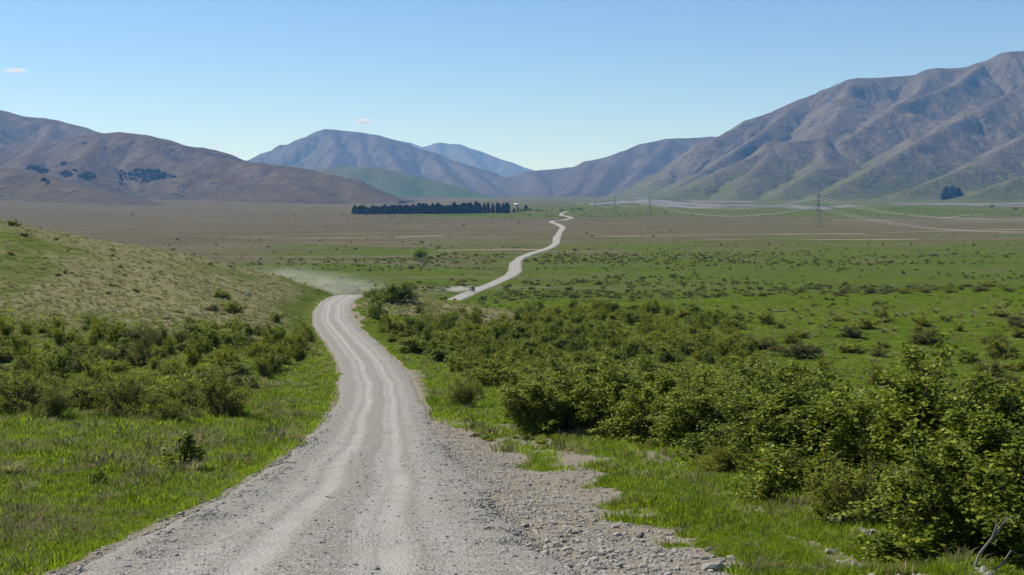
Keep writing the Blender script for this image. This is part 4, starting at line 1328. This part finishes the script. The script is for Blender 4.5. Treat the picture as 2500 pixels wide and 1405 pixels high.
# ------------------------------------------------------------------ stones
def stone_mesh(name, seed, sub=1):
    import bmesh
    bm = bmesh.new()
    bmesh.ops.create_icosphere(bm, subdivisions=sub, radius=0.5)
    rg = np.random.default_rng(seed)
    ax = rg.normal(size=(5, 3)); ax /= np.linalg.norm(ax, axis=1)[:, None]
    of = rg.uniform(0.24, 0.4, 5)
    for v in bm.verts:
        p = np.array(v.co)
        p *= 1 + rg.normal() * 0.08
        for a, o in zip(ax, of):
            dd = p @ a
            if dd > o:
                p = p - a * (dd - o)
        p *= np.array([1.15, 0.85, 0.62])
        v.co = p
    me = bpy.data.meshes.new(name)
    bm.to_mesh(me); bm.free()
    me.materials.append(M['stone'])
    return me
ST = [stone_mesh('stone%d' % i, 500 + i, 2) for i in range(6)]
GR = [stone_mesh('gravel%d' % i, 520 + i, 1) for i in range(6)]
x, y, z = polar_pts(330000, 6.5, 70)
u = x - roadx(y)
dr, ba, _f = fields(x, y, z)
au = np.abs(u)
onroad = au < 2.75
dens = np.where(onroad, 0.5 + 0.5 * sstep(1.2, 2.4, au), 0.0)
dens = dens * (1 - 0.85 * np.exp(-((au - 0.75) / 0.3) ** 2))
sh = (~onroad) & (ba > 0.5)
dens = np.where(sh, 0.25 + 0.75 * np.exp(-((u - 3.1) / 1.1) ** 2), dens)
dens = dens * (0.4 + 1.1 * fbm(x * 0.8, y * 0.8, 3))
keep = rng.random(len(x)) < dens * 0.75
size = 0.017 * np.exp(rng.normal(0, 0.62, len(x))) * (1 + 0.9 * sstep(1.6, 2.6, au) + 0.6 * (u > 2.4))
size = np.clip(size * np.clip(np.hypot(x, y) / 20, 0.85, 1.8), 0.012, 0.11)
zr = road_z(x, y, u, np.zeros(len(x)) + y)
z = np.where(au < 2.5, np.maximum(zr, z - 0.1), z)
z = z - size * rng.uniform(-0.1, 0.2, len(x))
def rs(mask, srcs, name):
    n = int(mask.sum())
    rot = np.stack([rng.normal(0, 0.35, n), rng.normal(0, 0.35, n), rng.uniform(0, 6.28, n)], 1)
    s_ = size[mask]
    return scatter(name, np.stack([x[mask], y[mask], z[mask]], 1), rot, np.stack([s_, s_, s_], 1), srcs)
rs(keep, GR, 'gravel')
print('gravel', keep.sum())
# larger loose stones, one by one
cnt = 0
for _ in range(6000):
    if cnt >= 210:
        break
    px = random.uniform(230, 2200); py = 1060 + 345 * random.random() ** 0.7
    p = unproj(px, py)
    uu = p[0] - float(roadx(np.array([p[1]]))[0])
    d_, b_, f_ = fields(np.array([p[0]]), np.array([p[1]]), np.array([p[2]]))
    wgt = 0
    if uu > 2.2 and b_[0] > 0.5:
        wgt = 0.2 + 0.8 * math.exp(-((uu - 3.2) / 1.0) ** 2)
    elif -2.95 < uu < -2.1:
        wgt = 0.45
    if random.random() > wgt:
        continue
    s_ = (0.05 + 0.10 * random.random() ** 1.7) * random.uniform(0.8, 1.2)
    o = ob('stone', ST[cnt % 6], None, (p[0], p[1], p[2] + s_ * 0.14))
    o.scale = (s_, s_ * random.uniform(0.8, 1.1), s_ * random.uniform(0.6, 1.0))
    o.rotation_euler = (random.uniform(-0.3, 0.3), random.uniform(-0.3, 0.3), random.uniform(0, 6.28))
    if uu > 0:
        tag(o, '%s angular grey stone lying loose on the %s part of the right gravel shoulder' % ('hand sized' if s_ > 0.085 else 'small', 'near' if p[1] < 17 else ('middle' if p[1] < 24 else 'far')), 'stone', 'stones on the right shoulder')
    else:
        tag(o, '%s angular grey stone lying loose along the %s left edge of the road' % ('hand sized' if s_ > 0.085 else 'small', 'near' if p[1] < 20 else 'farther'), 'stone', 'stones along the left road edge')
    cnt += 1
for px, py, w, h, rz, lab in [(1742, 1397, 54, 30, 0.3, 'large grey rock at the bottom of the view on the right shoulder'), (1562, 1312, 34, 18, 1.2, 'pale flat stone lying among the darker shoulder stones'),
                           (2022, 1352, 30, 16, 0.6, 'grey stone in the strip of earth across the right grass'), (605, 724, 20, 10, 0.2, 'grey boulder on the dry hillside above the olive shrubs'), (358, 1308, 16, 12, 0.9, 'dark stone at the very edge of the left grass')]:
    p = unproj(px, py); s_ = p[1] / FPX
    o = ob('stone', ST[int(px) % 6], None, (p[0], p[1], p[2] + h * s_ * 0.3))
    o.scale = (w * s_, w * s_ * 0.8, h * s_ * 1.7); o.rotation_euler = (0.1, 0.08, rz)
    tag(o, lab, 'stone')

# ------------------------------------------------------------------ tussocks one can pick out
TU = [tuft_mesh('tu%d' % i, 560 + i, 170, 0.55, 0.15, 0.013, 0.9, M['tuss']) for i in range(3)]
def put_tussock(px, py, hpx, lab, group=None):
    p = unproj(px, py); s_ = p[1] / FPX
    k = hpx * s_ / 0.55
    o = ob('tussock', TU[int(px) % 3], None, (p[0], p[1], p[2] - 0.02))
    o.scale = (k, k, k); o.rotation_euler = (0, 0, random.uniform(0, 6.28))
    return tag(o, lab, 'tussock', group)
put_tussock(258, 1030, 42, 'brown topped tussock, larger and further of the pair before the left thicket')
put_tussock(236, 1052, 34, 'grey brown tussock, smaller and nearer of the pair before the left thicket')
put_tussock(120, 1040, 26, 'low tussock at the foot of the left thicket near the dead snag')
put_tussock(560, 1040, 20, 'pale tussock under the dark rounded shrub of the left thicket')
put_tussock(465, 1160, 45, 'dark drooping tussock at the foot of the bare stemmed sapling shrub')
put_tussock(260, 1235, 50, 'grey dead tussock in the lower left grass below the slender sapling')
put_tussock(20, 1170, 60, 'straggly dry tussock at the left edge of the near grass')
put_tussock(60, 1210, 48, 'dry tussock right of the straggly one at the left edge')
put_tussock(650, 1015, 16, 'small pale tussock in the grass bay beside the left thicket')
put_tussock(775, 872, 22, 'pale tussock on the inner bend left of the road')
put_tussock(757, 862, 18, 'smaller pale tussock on the inner bend left of the road')
tuss_pix = [(1800, 765), (1830, 768), (1955, 778), (1975, 772), (2035, 772), (2050, 780), (2075, 768), (2090, 772), (2110, 765), (2140, 762), (2190, 775), (2210, 772), (2225, 768), (2255, 770), (2280, 768), (2300, 778), (2320, 776), (2335, 774),
            (2345, 772), (2370, 775), (2385, 770), (2420, 772), (2450, 765), (2475, 775), (2490, 768), (1940, 760), (1980, 790), (2025, 785), (2150, 790), (2180, 812), (2160, 815), (2400, 755), (2440, 752), (2370, 760), (2010, 800), (2350, 790)]
for px, py in tuss_pix:
    put_tussock(px + random.uniform(-6, 6), py + random.uniform(-4, 4), random.uniform(9, 14), 'pale tussock clump on the bright green flat at right', 'tussocks on the green flat')

# ------------------------------------------------------------------ dead wood
def branches(name, paths, mat, label, cat, loc):
    e = empty(name, loc)
    for i, (P, r) in enumerate(paths):
        V, F = tubes([(P, r)], 6)
        ob('trunk' if i == 0 else 'branch', mesh_np(name + '_b', V, F, mat, True), e)
    return tag(e, label, cat)
p = on_ground(76, 962); s_ = p[1] / FPX
def sp_(dx, dz, dy=0.0):
    return (dx * s_, dy, dz * s_)
branches('dead_tree', [
    (np.array([sp_(0, -3), sp_(-4, 35), sp_(-12, 70), sp_(-20, 92)]), np.array([0.05, 0.042, 0.034, 0.028])),
    (np.array([sp_(-20, 90), sp_(-30, 100), sp_(-36, 112)]), np.array([0.026, 0.018, 0.01])),
    (np.array([sp_(-18, 86), sp_(-14, 98), sp_(-2, 102), sp_(6, 104)]), np.array([0.02, 0.014, 0.01, 0.006])),
    (np.array([sp_(-16, 80), sp_(-30, 86), sp_(-40, 100)]), np.array([0.018, 0.012, 0.006])),
    (np.array([sp_(-8, 55), sp_(4, 66), sp_(12, 70)]), np.array([0.015, 0.01, 0.005])),
], M['darkwood'], 'bare dead snag with a forked top rising out of the left thicket', 'dead tree', p)
p = on_ground(2395, 1385); s_ = p[1] / FPX
branches('dead_branch', [
    (np.array([sp_(-20, -5, 0), sp_(0, 40, 0.05), sp_(35, 75, 0.1), sp_(60, 110, 0.1)]), 0.45 * np.array([0.035, 0.032, 0.028, 0.02])),
    (np.array([sp_(35, 75, 0.1), sp_(45, 105, 0.1), sp_(48, 138, 0.1)]), 0.45 * np.array([0.022, 0.018, 0.012])),
    (np.array([sp_(58, 108, 0.1), sp_(85, 122, 0.2), sp_(120, 118, 0.3)]), 0.45 * np.array([0.018, 0.013, 0.006])),
    (np.array([sp_(50, 95, 0.1), sp_(66, 128, 0.1), sp_(72, 145, 0.1)]), 0.45 * np.array([0.016, 0.01, 0.005])),
    (np.array([sp_(10, -5, 0), sp_(50, 15, 0), sp_(85, 45, 0.1)]), 0.45 * np.array([0.026, 0.022, 0.018])),
    (np.array([sp_(85, 45, 0.1), sp_(115, 25, 0.2), sp_(150, 18, 0.3)]), 0.45 * np.array([0.018, 0.012, 0.006])),
], M['deadwood'], 'bleached grey dead branch lying in the bottom right corner', 'dead branch', p)
p = on_ground(1905, 762); s_ = p[1] / FPX
branches('dead_log', [(np.array([sp_(-17, 1.5), sp_(0, 2.0), sp_(16, 1.6)]), np.array([0.10, 0.12, 0.08])), (np.array([sp_(4, 2), sp_(10, 4, 0.2)]), np.array([0.05, 0.03]))],
         M['deadwood'], 'grey fallen log lying on the bright green flat', 'log', p)

# ------------------------------------------------------------------ power line
def bars(name, segs, r, mat):
    V, F = tubes([(np.array([a, b], float), np.array([r, r])) for a, b in segs], 4)
    return mesh_np(name, V, F, mat)
def tower_parts(H):
    W0, W1 = 3.6, 0.6
    def c(k, z):
        w = W0 + (W1 - W0) * min(1, z / (H * 0.62)) if z < H * 0.62 else W1
        sx, sy = [(-1, -1), (1, -1), (1, 1), (-1, 1)][k]
        return (sx * w, sy * w, z)
    zs = [0, H * 0.16, H * 0.3, H * 0.42, H * 0.52, H * 0.62, H * 0.75, H * 0.88, H]
    legs = [bars('leg', [(c(k, zs[i]), c(k, zs[i + 1])) for i in range(len(zs) - 1)], 0.13, M['steel']) for k in range(4)]
    br = []
    for i in range(len(zs) - 1):
        for k in range(4):
            k2 = (k + 1) % 4
            br += [(c(k, zs[i]), c(k2, zs[i + 1])), (c(k2, zs[i]), c(k, zs[i + 1])), (c(k, zs[i + 1]), c(k2, zs[i + 1]))]
    brm = bars('bracing', br, 0.06, M['steel'])
    arms = []
    for z in (H * 0.66, H * 0.79, H * 0.92):
        L = 4.6 if z < H * 0.9 else 3.8
        sg = []
        for s in (-1, 1):
            sg += [((s * 0.6, -0.6, z), (s * L, 0, z)), ((s * 0.6, 0.6, z), (s * L, 0, z)), ((s * 0.6, 0, z + 1.5), (s * L, 0, z)), ((s * 2.4, 0, z), (s * 2.2, 0, z + 0.9))]
        arms.append(bars('cross_arm', sg, 0.085, M['steel']))
    return legs, brm, arms
TP = [(2900, 640, 31.0, 'off'), (1997, 556, 31.5, 'tall lattice pylon standing on the open plain, nearest and largest of the line'),
      (1586, 529, 27.0, 'lattice pylon in front of the river gravel, second nearest of the line'), (1502, 522, 25.0, 'lattice pylon left of the second one, third of the line'),
      (1452, 514, 22.0, 'small faint lattice pylon, fourth of the line towards the valley head'), (1402, 509, 20.0, 'tiny faint lattice pylon above the trees at the far road end')]
legs, brm, arms = tower_parts(31.5)
tpos = []
for px, py, H, lab in TP:
    p = on_ground(px, py)
    tpos.append((np.array(p), H))
for i, (px, py, H, lab) in enumerate(TP):
    if lab == 'off':
        continue
    p = tpos[i][0]
    a = tpos[i - 1][0] if i else p
    b = tpos[min(i + 1, len(tpos) - 1)][0]
    dv = b - a
    e = empty('power_pylon', p, math.atan2(dv[1], dv[0]) + math.pi / 2)
    k = H / 31.5
    e.scale = (k, k, k)
    for m_ in legs:
        ob('leg', m_, e)
    ob('bracing', brm, e)
    for m_ in arms:
        ob('cross_arm', m_, e)
    tag(e, lab, 'pylon', 'pylons of the power line')
side_n = ['left', 'right']
wl = ['running from the nearest pylon past the right edge', 'between the nearest and the second pylon', 'between the second and third pylons', 'between the third and fourth pylons', 'between the two farthest pylons']
lvl = ['lowest', 'highest']
for i in range(len(tpos) - 1):
    (a, Ha), (b, Hb) = tpos[i], tpos[i + 1]
    dv = (b - a); nrm = np.array([-dv[1], dv[0], 0]); nrm /= np.linalg.norm(nrm)
    for si, sd in enumerate((-1, 1)):
        for li, fr in enumerate((0.66, 0.92)):
            A = a + np.array([0, 0, Ha * fr - 1.5]) + nrm * sd * 4.4 * Ha / 31.5; B = b + np.array([0, 0, Hb * fr - 1.5]) + nrm * sd * 4.4 * Hb / 31.5
            t = np.linspace(0, 1, 40)
            L = np.linalg.norm(dv)
            sag = min(12.0, 0.026 * L)
            P = A[None] * (1 - t[:, None]) + B[None] * t[:, None]
            P[:, 2] -= sag * 4 * t * (1 - t)
            V, F = tubes([(P, np.full(40, 0.05))], 4)
            o = ob('power_cable', mesh_np('cable', V, F, M['wire'], True))
            tag(o, '%s %s cable %s' % (lvl[li], side_n[si], wl[i]), 'cable', 'cables of the power line')

# ------------------------------------------------------------------ farm shed
def box(me_name, x0, x1, y0, y1, z0, z1, mat):
    V = [(x0, y0, z0), (x1, y0, z0), (x1, y1, z0), (x0, y1, z0), (x0, y0, z1), (x1, y0, z1), (x1, y1, z1), (x0, y1, z1)]
    F = [(0, 3, 2, 1), (4, 5, 6, 7), (0, 1, 5, 4), (1, 2, 6, 5), (2, 3, 7, 6), (3, 0, 4, 7)]
    return mesh_np(me_name, np.array(V), np.array(F), mat)
M['shed'] = mat_plain('shed_wall', (0.30, 0.24, 0.20), 0.8)
M['iron'] = mat_plain('white_roof_iron', (0.78, 0.78, 0.78), 0.5, 0.4, var=0.06)
M['dark'] = mat_plain('dark_opening', (0.03, 0.03, 0.03), 0.8)
p = on_ground(1261, 502.5)
e = empty('farm_shed', p, 0.25)
ob('wall', box('wall', -5, 5, -3, 3, -0.3, 2.6, M['shed']), e)
V = np.array([(-5.4, -3.5, 2.5), (5.4, -3.5, 2.5), (5.4, 0, 4.4), (-5.4, 0, 4.4), (-5.4, 3.5, 2.5), (5.4, 3.5, 2.5), (-5.4, -3.5, 2.62), (5.4, -3.5, 2.62), (5.4, 0, 4.52), (-5.4, 0, 4.52), (-5.4, 3.5, 2.62), (5.4, 3.5, 2.62)], float)
ob('roof', mesh_np('roof', V, [np.array([(0, 3, 2, 1), (3, 4, 5, 2), (6, 7, 8, 9), (9, 8, 11, 10), (0, 1, 7, 6), (4, 10, 11, 5), (0, 6, 9, 3), (3, 9, 10, 4), (1, 2, 8, 7), (2, 5, 11, 8)])], M['iron']), e)
ob('door', box('door', -1.2, 1.2, -3.06, -3.0, 0, 2.1, M['dark']), e)
tag(e, 'low white roofed farm shed beyond the right end of the shelter belt', 'shed')

# ------------------------------------------------------------------ vehicle on the far road
M['paint'] = mat_plain('dark_vehicle_paint', (0.025, 0.027, 0.032), 0.35, 0.5, var=0.1)
M['glass'] = mat_plain('vehicle_glass', (0.03, 0.04, 0.05), 0.1, 0.6, var=0.1)
M['tyre'] = mat_plain('tyre_rubber', (0.02, 0.02, 0.02), 0.9, 0.2)
M['roofw'] = mat_plain('pale_vehicle_roof', (0.45, 0.45, 0.45), 0.4, 0.5, var=0.1)
M['tail'] = mat_plain('tail_lamp', (0.3, 0.02, 0.02), 0.3, 0.5)
i0 = int(np.argmin(np.abs(RC[:, 1] - 424)))
pc = RC[i0]; tv = RC[i0 + 3] - RC[i0]
pv = (pc[0], pc[1], float(terrain(np.array([pc[0]]), np.array([pc[1]]))[0]) + 0.45)
e = empty('utility_vehicle', pv, math.atan2(tv[1], tv[0]) - math.pi / 2)
def bev_box(name, x0, x1, y0, y1, z0, z1, mat, b=0.08, taper=0.0):
    import bmesh
    bm = bmesh.new()
    me = box(name, x0, x1, y0, y1, z0, z1, mat)
    bm.from_mesh(me)
    zm = (z0 + z1) / 2
    for v in bm.verts:
        if v.co.z > zm:
            v.co.x *= 1 - taper; v.co.y = (v.co.y - (y0 + y1) / 2) * (1 - taper) + (y0 + y1) / 2
    bmesh.ops.bevel(bm, geom=bm.edges[:], offset=b, segments=2, affect='EDGES')
    bm.to_mesh(me); bm.free()
    return me
ob('body', bev_box('body', -0.72, 0.72, -1.5, 1.5, 0.35, 0.95, M['paint']), e)
cabin = ob('cabin', bev_box('cabin', -0.66, 0.66, -1.0, 0.6, 0.93, 1.55, M['paint'], 0.08, 0.08), e)
ob('roof', bev_box('roof', -0.62, 0.62, -0.95, 0.5, 1.56, 1.62, M['roofw'], 0.02), e)
ob('window', bev_box('window', -0.5, 0.5, -1.04, -0.98, 1.05, 1.42, M['glass'], 0.01), cabin)
ob('window', bev_box('window', -0.5, 0.5, 0.56, 0.62, 1.05, 1.42, M['glass'], 0.01), cabin)
for sx in (-0.62, 0.62):
    ob('tail_lamp', bev_box('tail_lamp', sx - 0.07, sx + 0.07, -1.55, -1.49, 0.65, 0.85, M['tail'], 0.01), e)
    for sy in (-0.95, 0.95):
        V, F = tubes([(np.array([[sx - 0.12, sy, 0.32], [sx + 0.12, sy, 0.32]]), np.array([0.32, 0.32]))], 16)
        V = np.concatenate([V, [[sx - 0.12, sy, 0.32], [sx + 0.12, sy, 0.32]]])
        caps = [(32, (j + 1) % 16, j) for j in range(16)] + [(33, 16 + j, 16 + (j + 1) % 16) for j in range(16)]
        ob('wheel', mesh_np('wheel', V, [F, np.array(caps)], M['tyre']), e)
tag(e, 'small dark vehicle driving away along the far road, trailing pale dust', 'vehicle')

# ------------------------------------------------------------------ volumes: haze, dust, clouds
def vol_mat(name, col, dens, noise=None, anis=0.0, clear=False):
    m = NT(name)
    v = m.n('ShaderNodeVolumePrincipled')
    v.inputs['Color'].default_value = col + (1,)
    v.inputs['Anisotropy'].default_value = anis
    if clear:
        v.inputs['Absorption Color'].default_value = (1, 1, 1, 1)
    if noise is None:
        v.inputs['Density'].default_value = dens
    else:
        co = m.n('ShaderNodeTexCoord').outputs['Object']
        sc_, thr, rad = noise
        n = m.noise(co, sc_, 4, 0.62, 0.6)
        ln = m.n('ShaderNodeVectorMath', operation='LENGTH'); m.l(co, ln.inputs[0])
        fall = m.step(ln.outputs['Value'], 1.0, 0.25)
        d = m.math('MULTIPLY', m.step(n, thr, thr + 0.22), fall)
        m.l(m.math('MULTIPLY', d, dens), v.inputs['Density'])
    m.l(v.outputs[0], m.out.inputs['Volume'])
    return m.m
HZ = 950
haze = ob('haze', box('haze', -16500, 16500, -16500, 16500, -12, HZ, vol_mat('valley_haze', (0.17, 0.46, 1.0), 6.5e-5, None, 0.2, True)))
haze['kind'] = 'stuff'

def blob(name, loc, scale, mat, rz=0.0):
    import bmesh
    bm = bmesh.new()
    bmesh.ops.create_icosphere(bm, subdivisions=3, radius=1.0)
    me = bpy.data.meshes.new(name); bm.to_mesh(me); bm.free()
    me.materials.append(mat)
    o = ob(name, me, None, loc)
    o.scale = scale; o.rotation_euler = (0, 0, rz)
    return o
dm = vol_mat('road_dust', (0.9, 0.87, 0.8), 0.032, (2.2, 0.38, 1), 0.1)
dm2 = vol_mat('fresh_road_dust', (0.93, 0.9, 0.84), 0.4, (2.6, 0.36, 1), 0.1)
for c_, s_, m_, rz in [(at_y(770, 700, 320), (24, 16, 5.0), dm, 0.1), (at_y(850, 706, 300), (11, 10, 3.2), dm, 0.3), (at_y(680, 680, 350), (22, 15, 5.0), dm, 0.0),
                   ((pc[0] - 4.5, pc[1] - 4, pv[2] + 0.9), (6.0, 3.0, 1.3), dm2, 0.4), ((pc[0] - 10, pc[1] - 16, pv[2] + 1.0), (6, 4, 1.4), dm, 0.6), (at_y(1020, 719, 400), (9, 5, 1.6), dm, 0.2)]:
    o = blob('dust_cloud', tuple(c_), s_, m_, rz)
    o['kind'] = 'stuff'
cm = vol_mat('cloud_vapour', (0.99, 0.99, 0.99), 0.014, (1.5, 0.33, 1), 0.3)
for px, py, w, h, lab in [(887, 297, 60, 18, 'small white puff of cloud above the central mountain'), (38, 173, 70, 14, 'thin white wisp of cloud at the upper left'), (572, 379, 36, 14, 'low white cloud scrap in the dip left of the central mountain'),
                      (530, 354, 36, 12, 'faint white cloud scrap above the left hill skyline')]:
    Y = 24000.0
    k = Y / FPX
    o = blob('cloud', tuple(at_y(px, py, Y)), (w / 2 * k, w / 3 * k, h / 2 * k), cm)
    tag(o, lab, 'cloud')
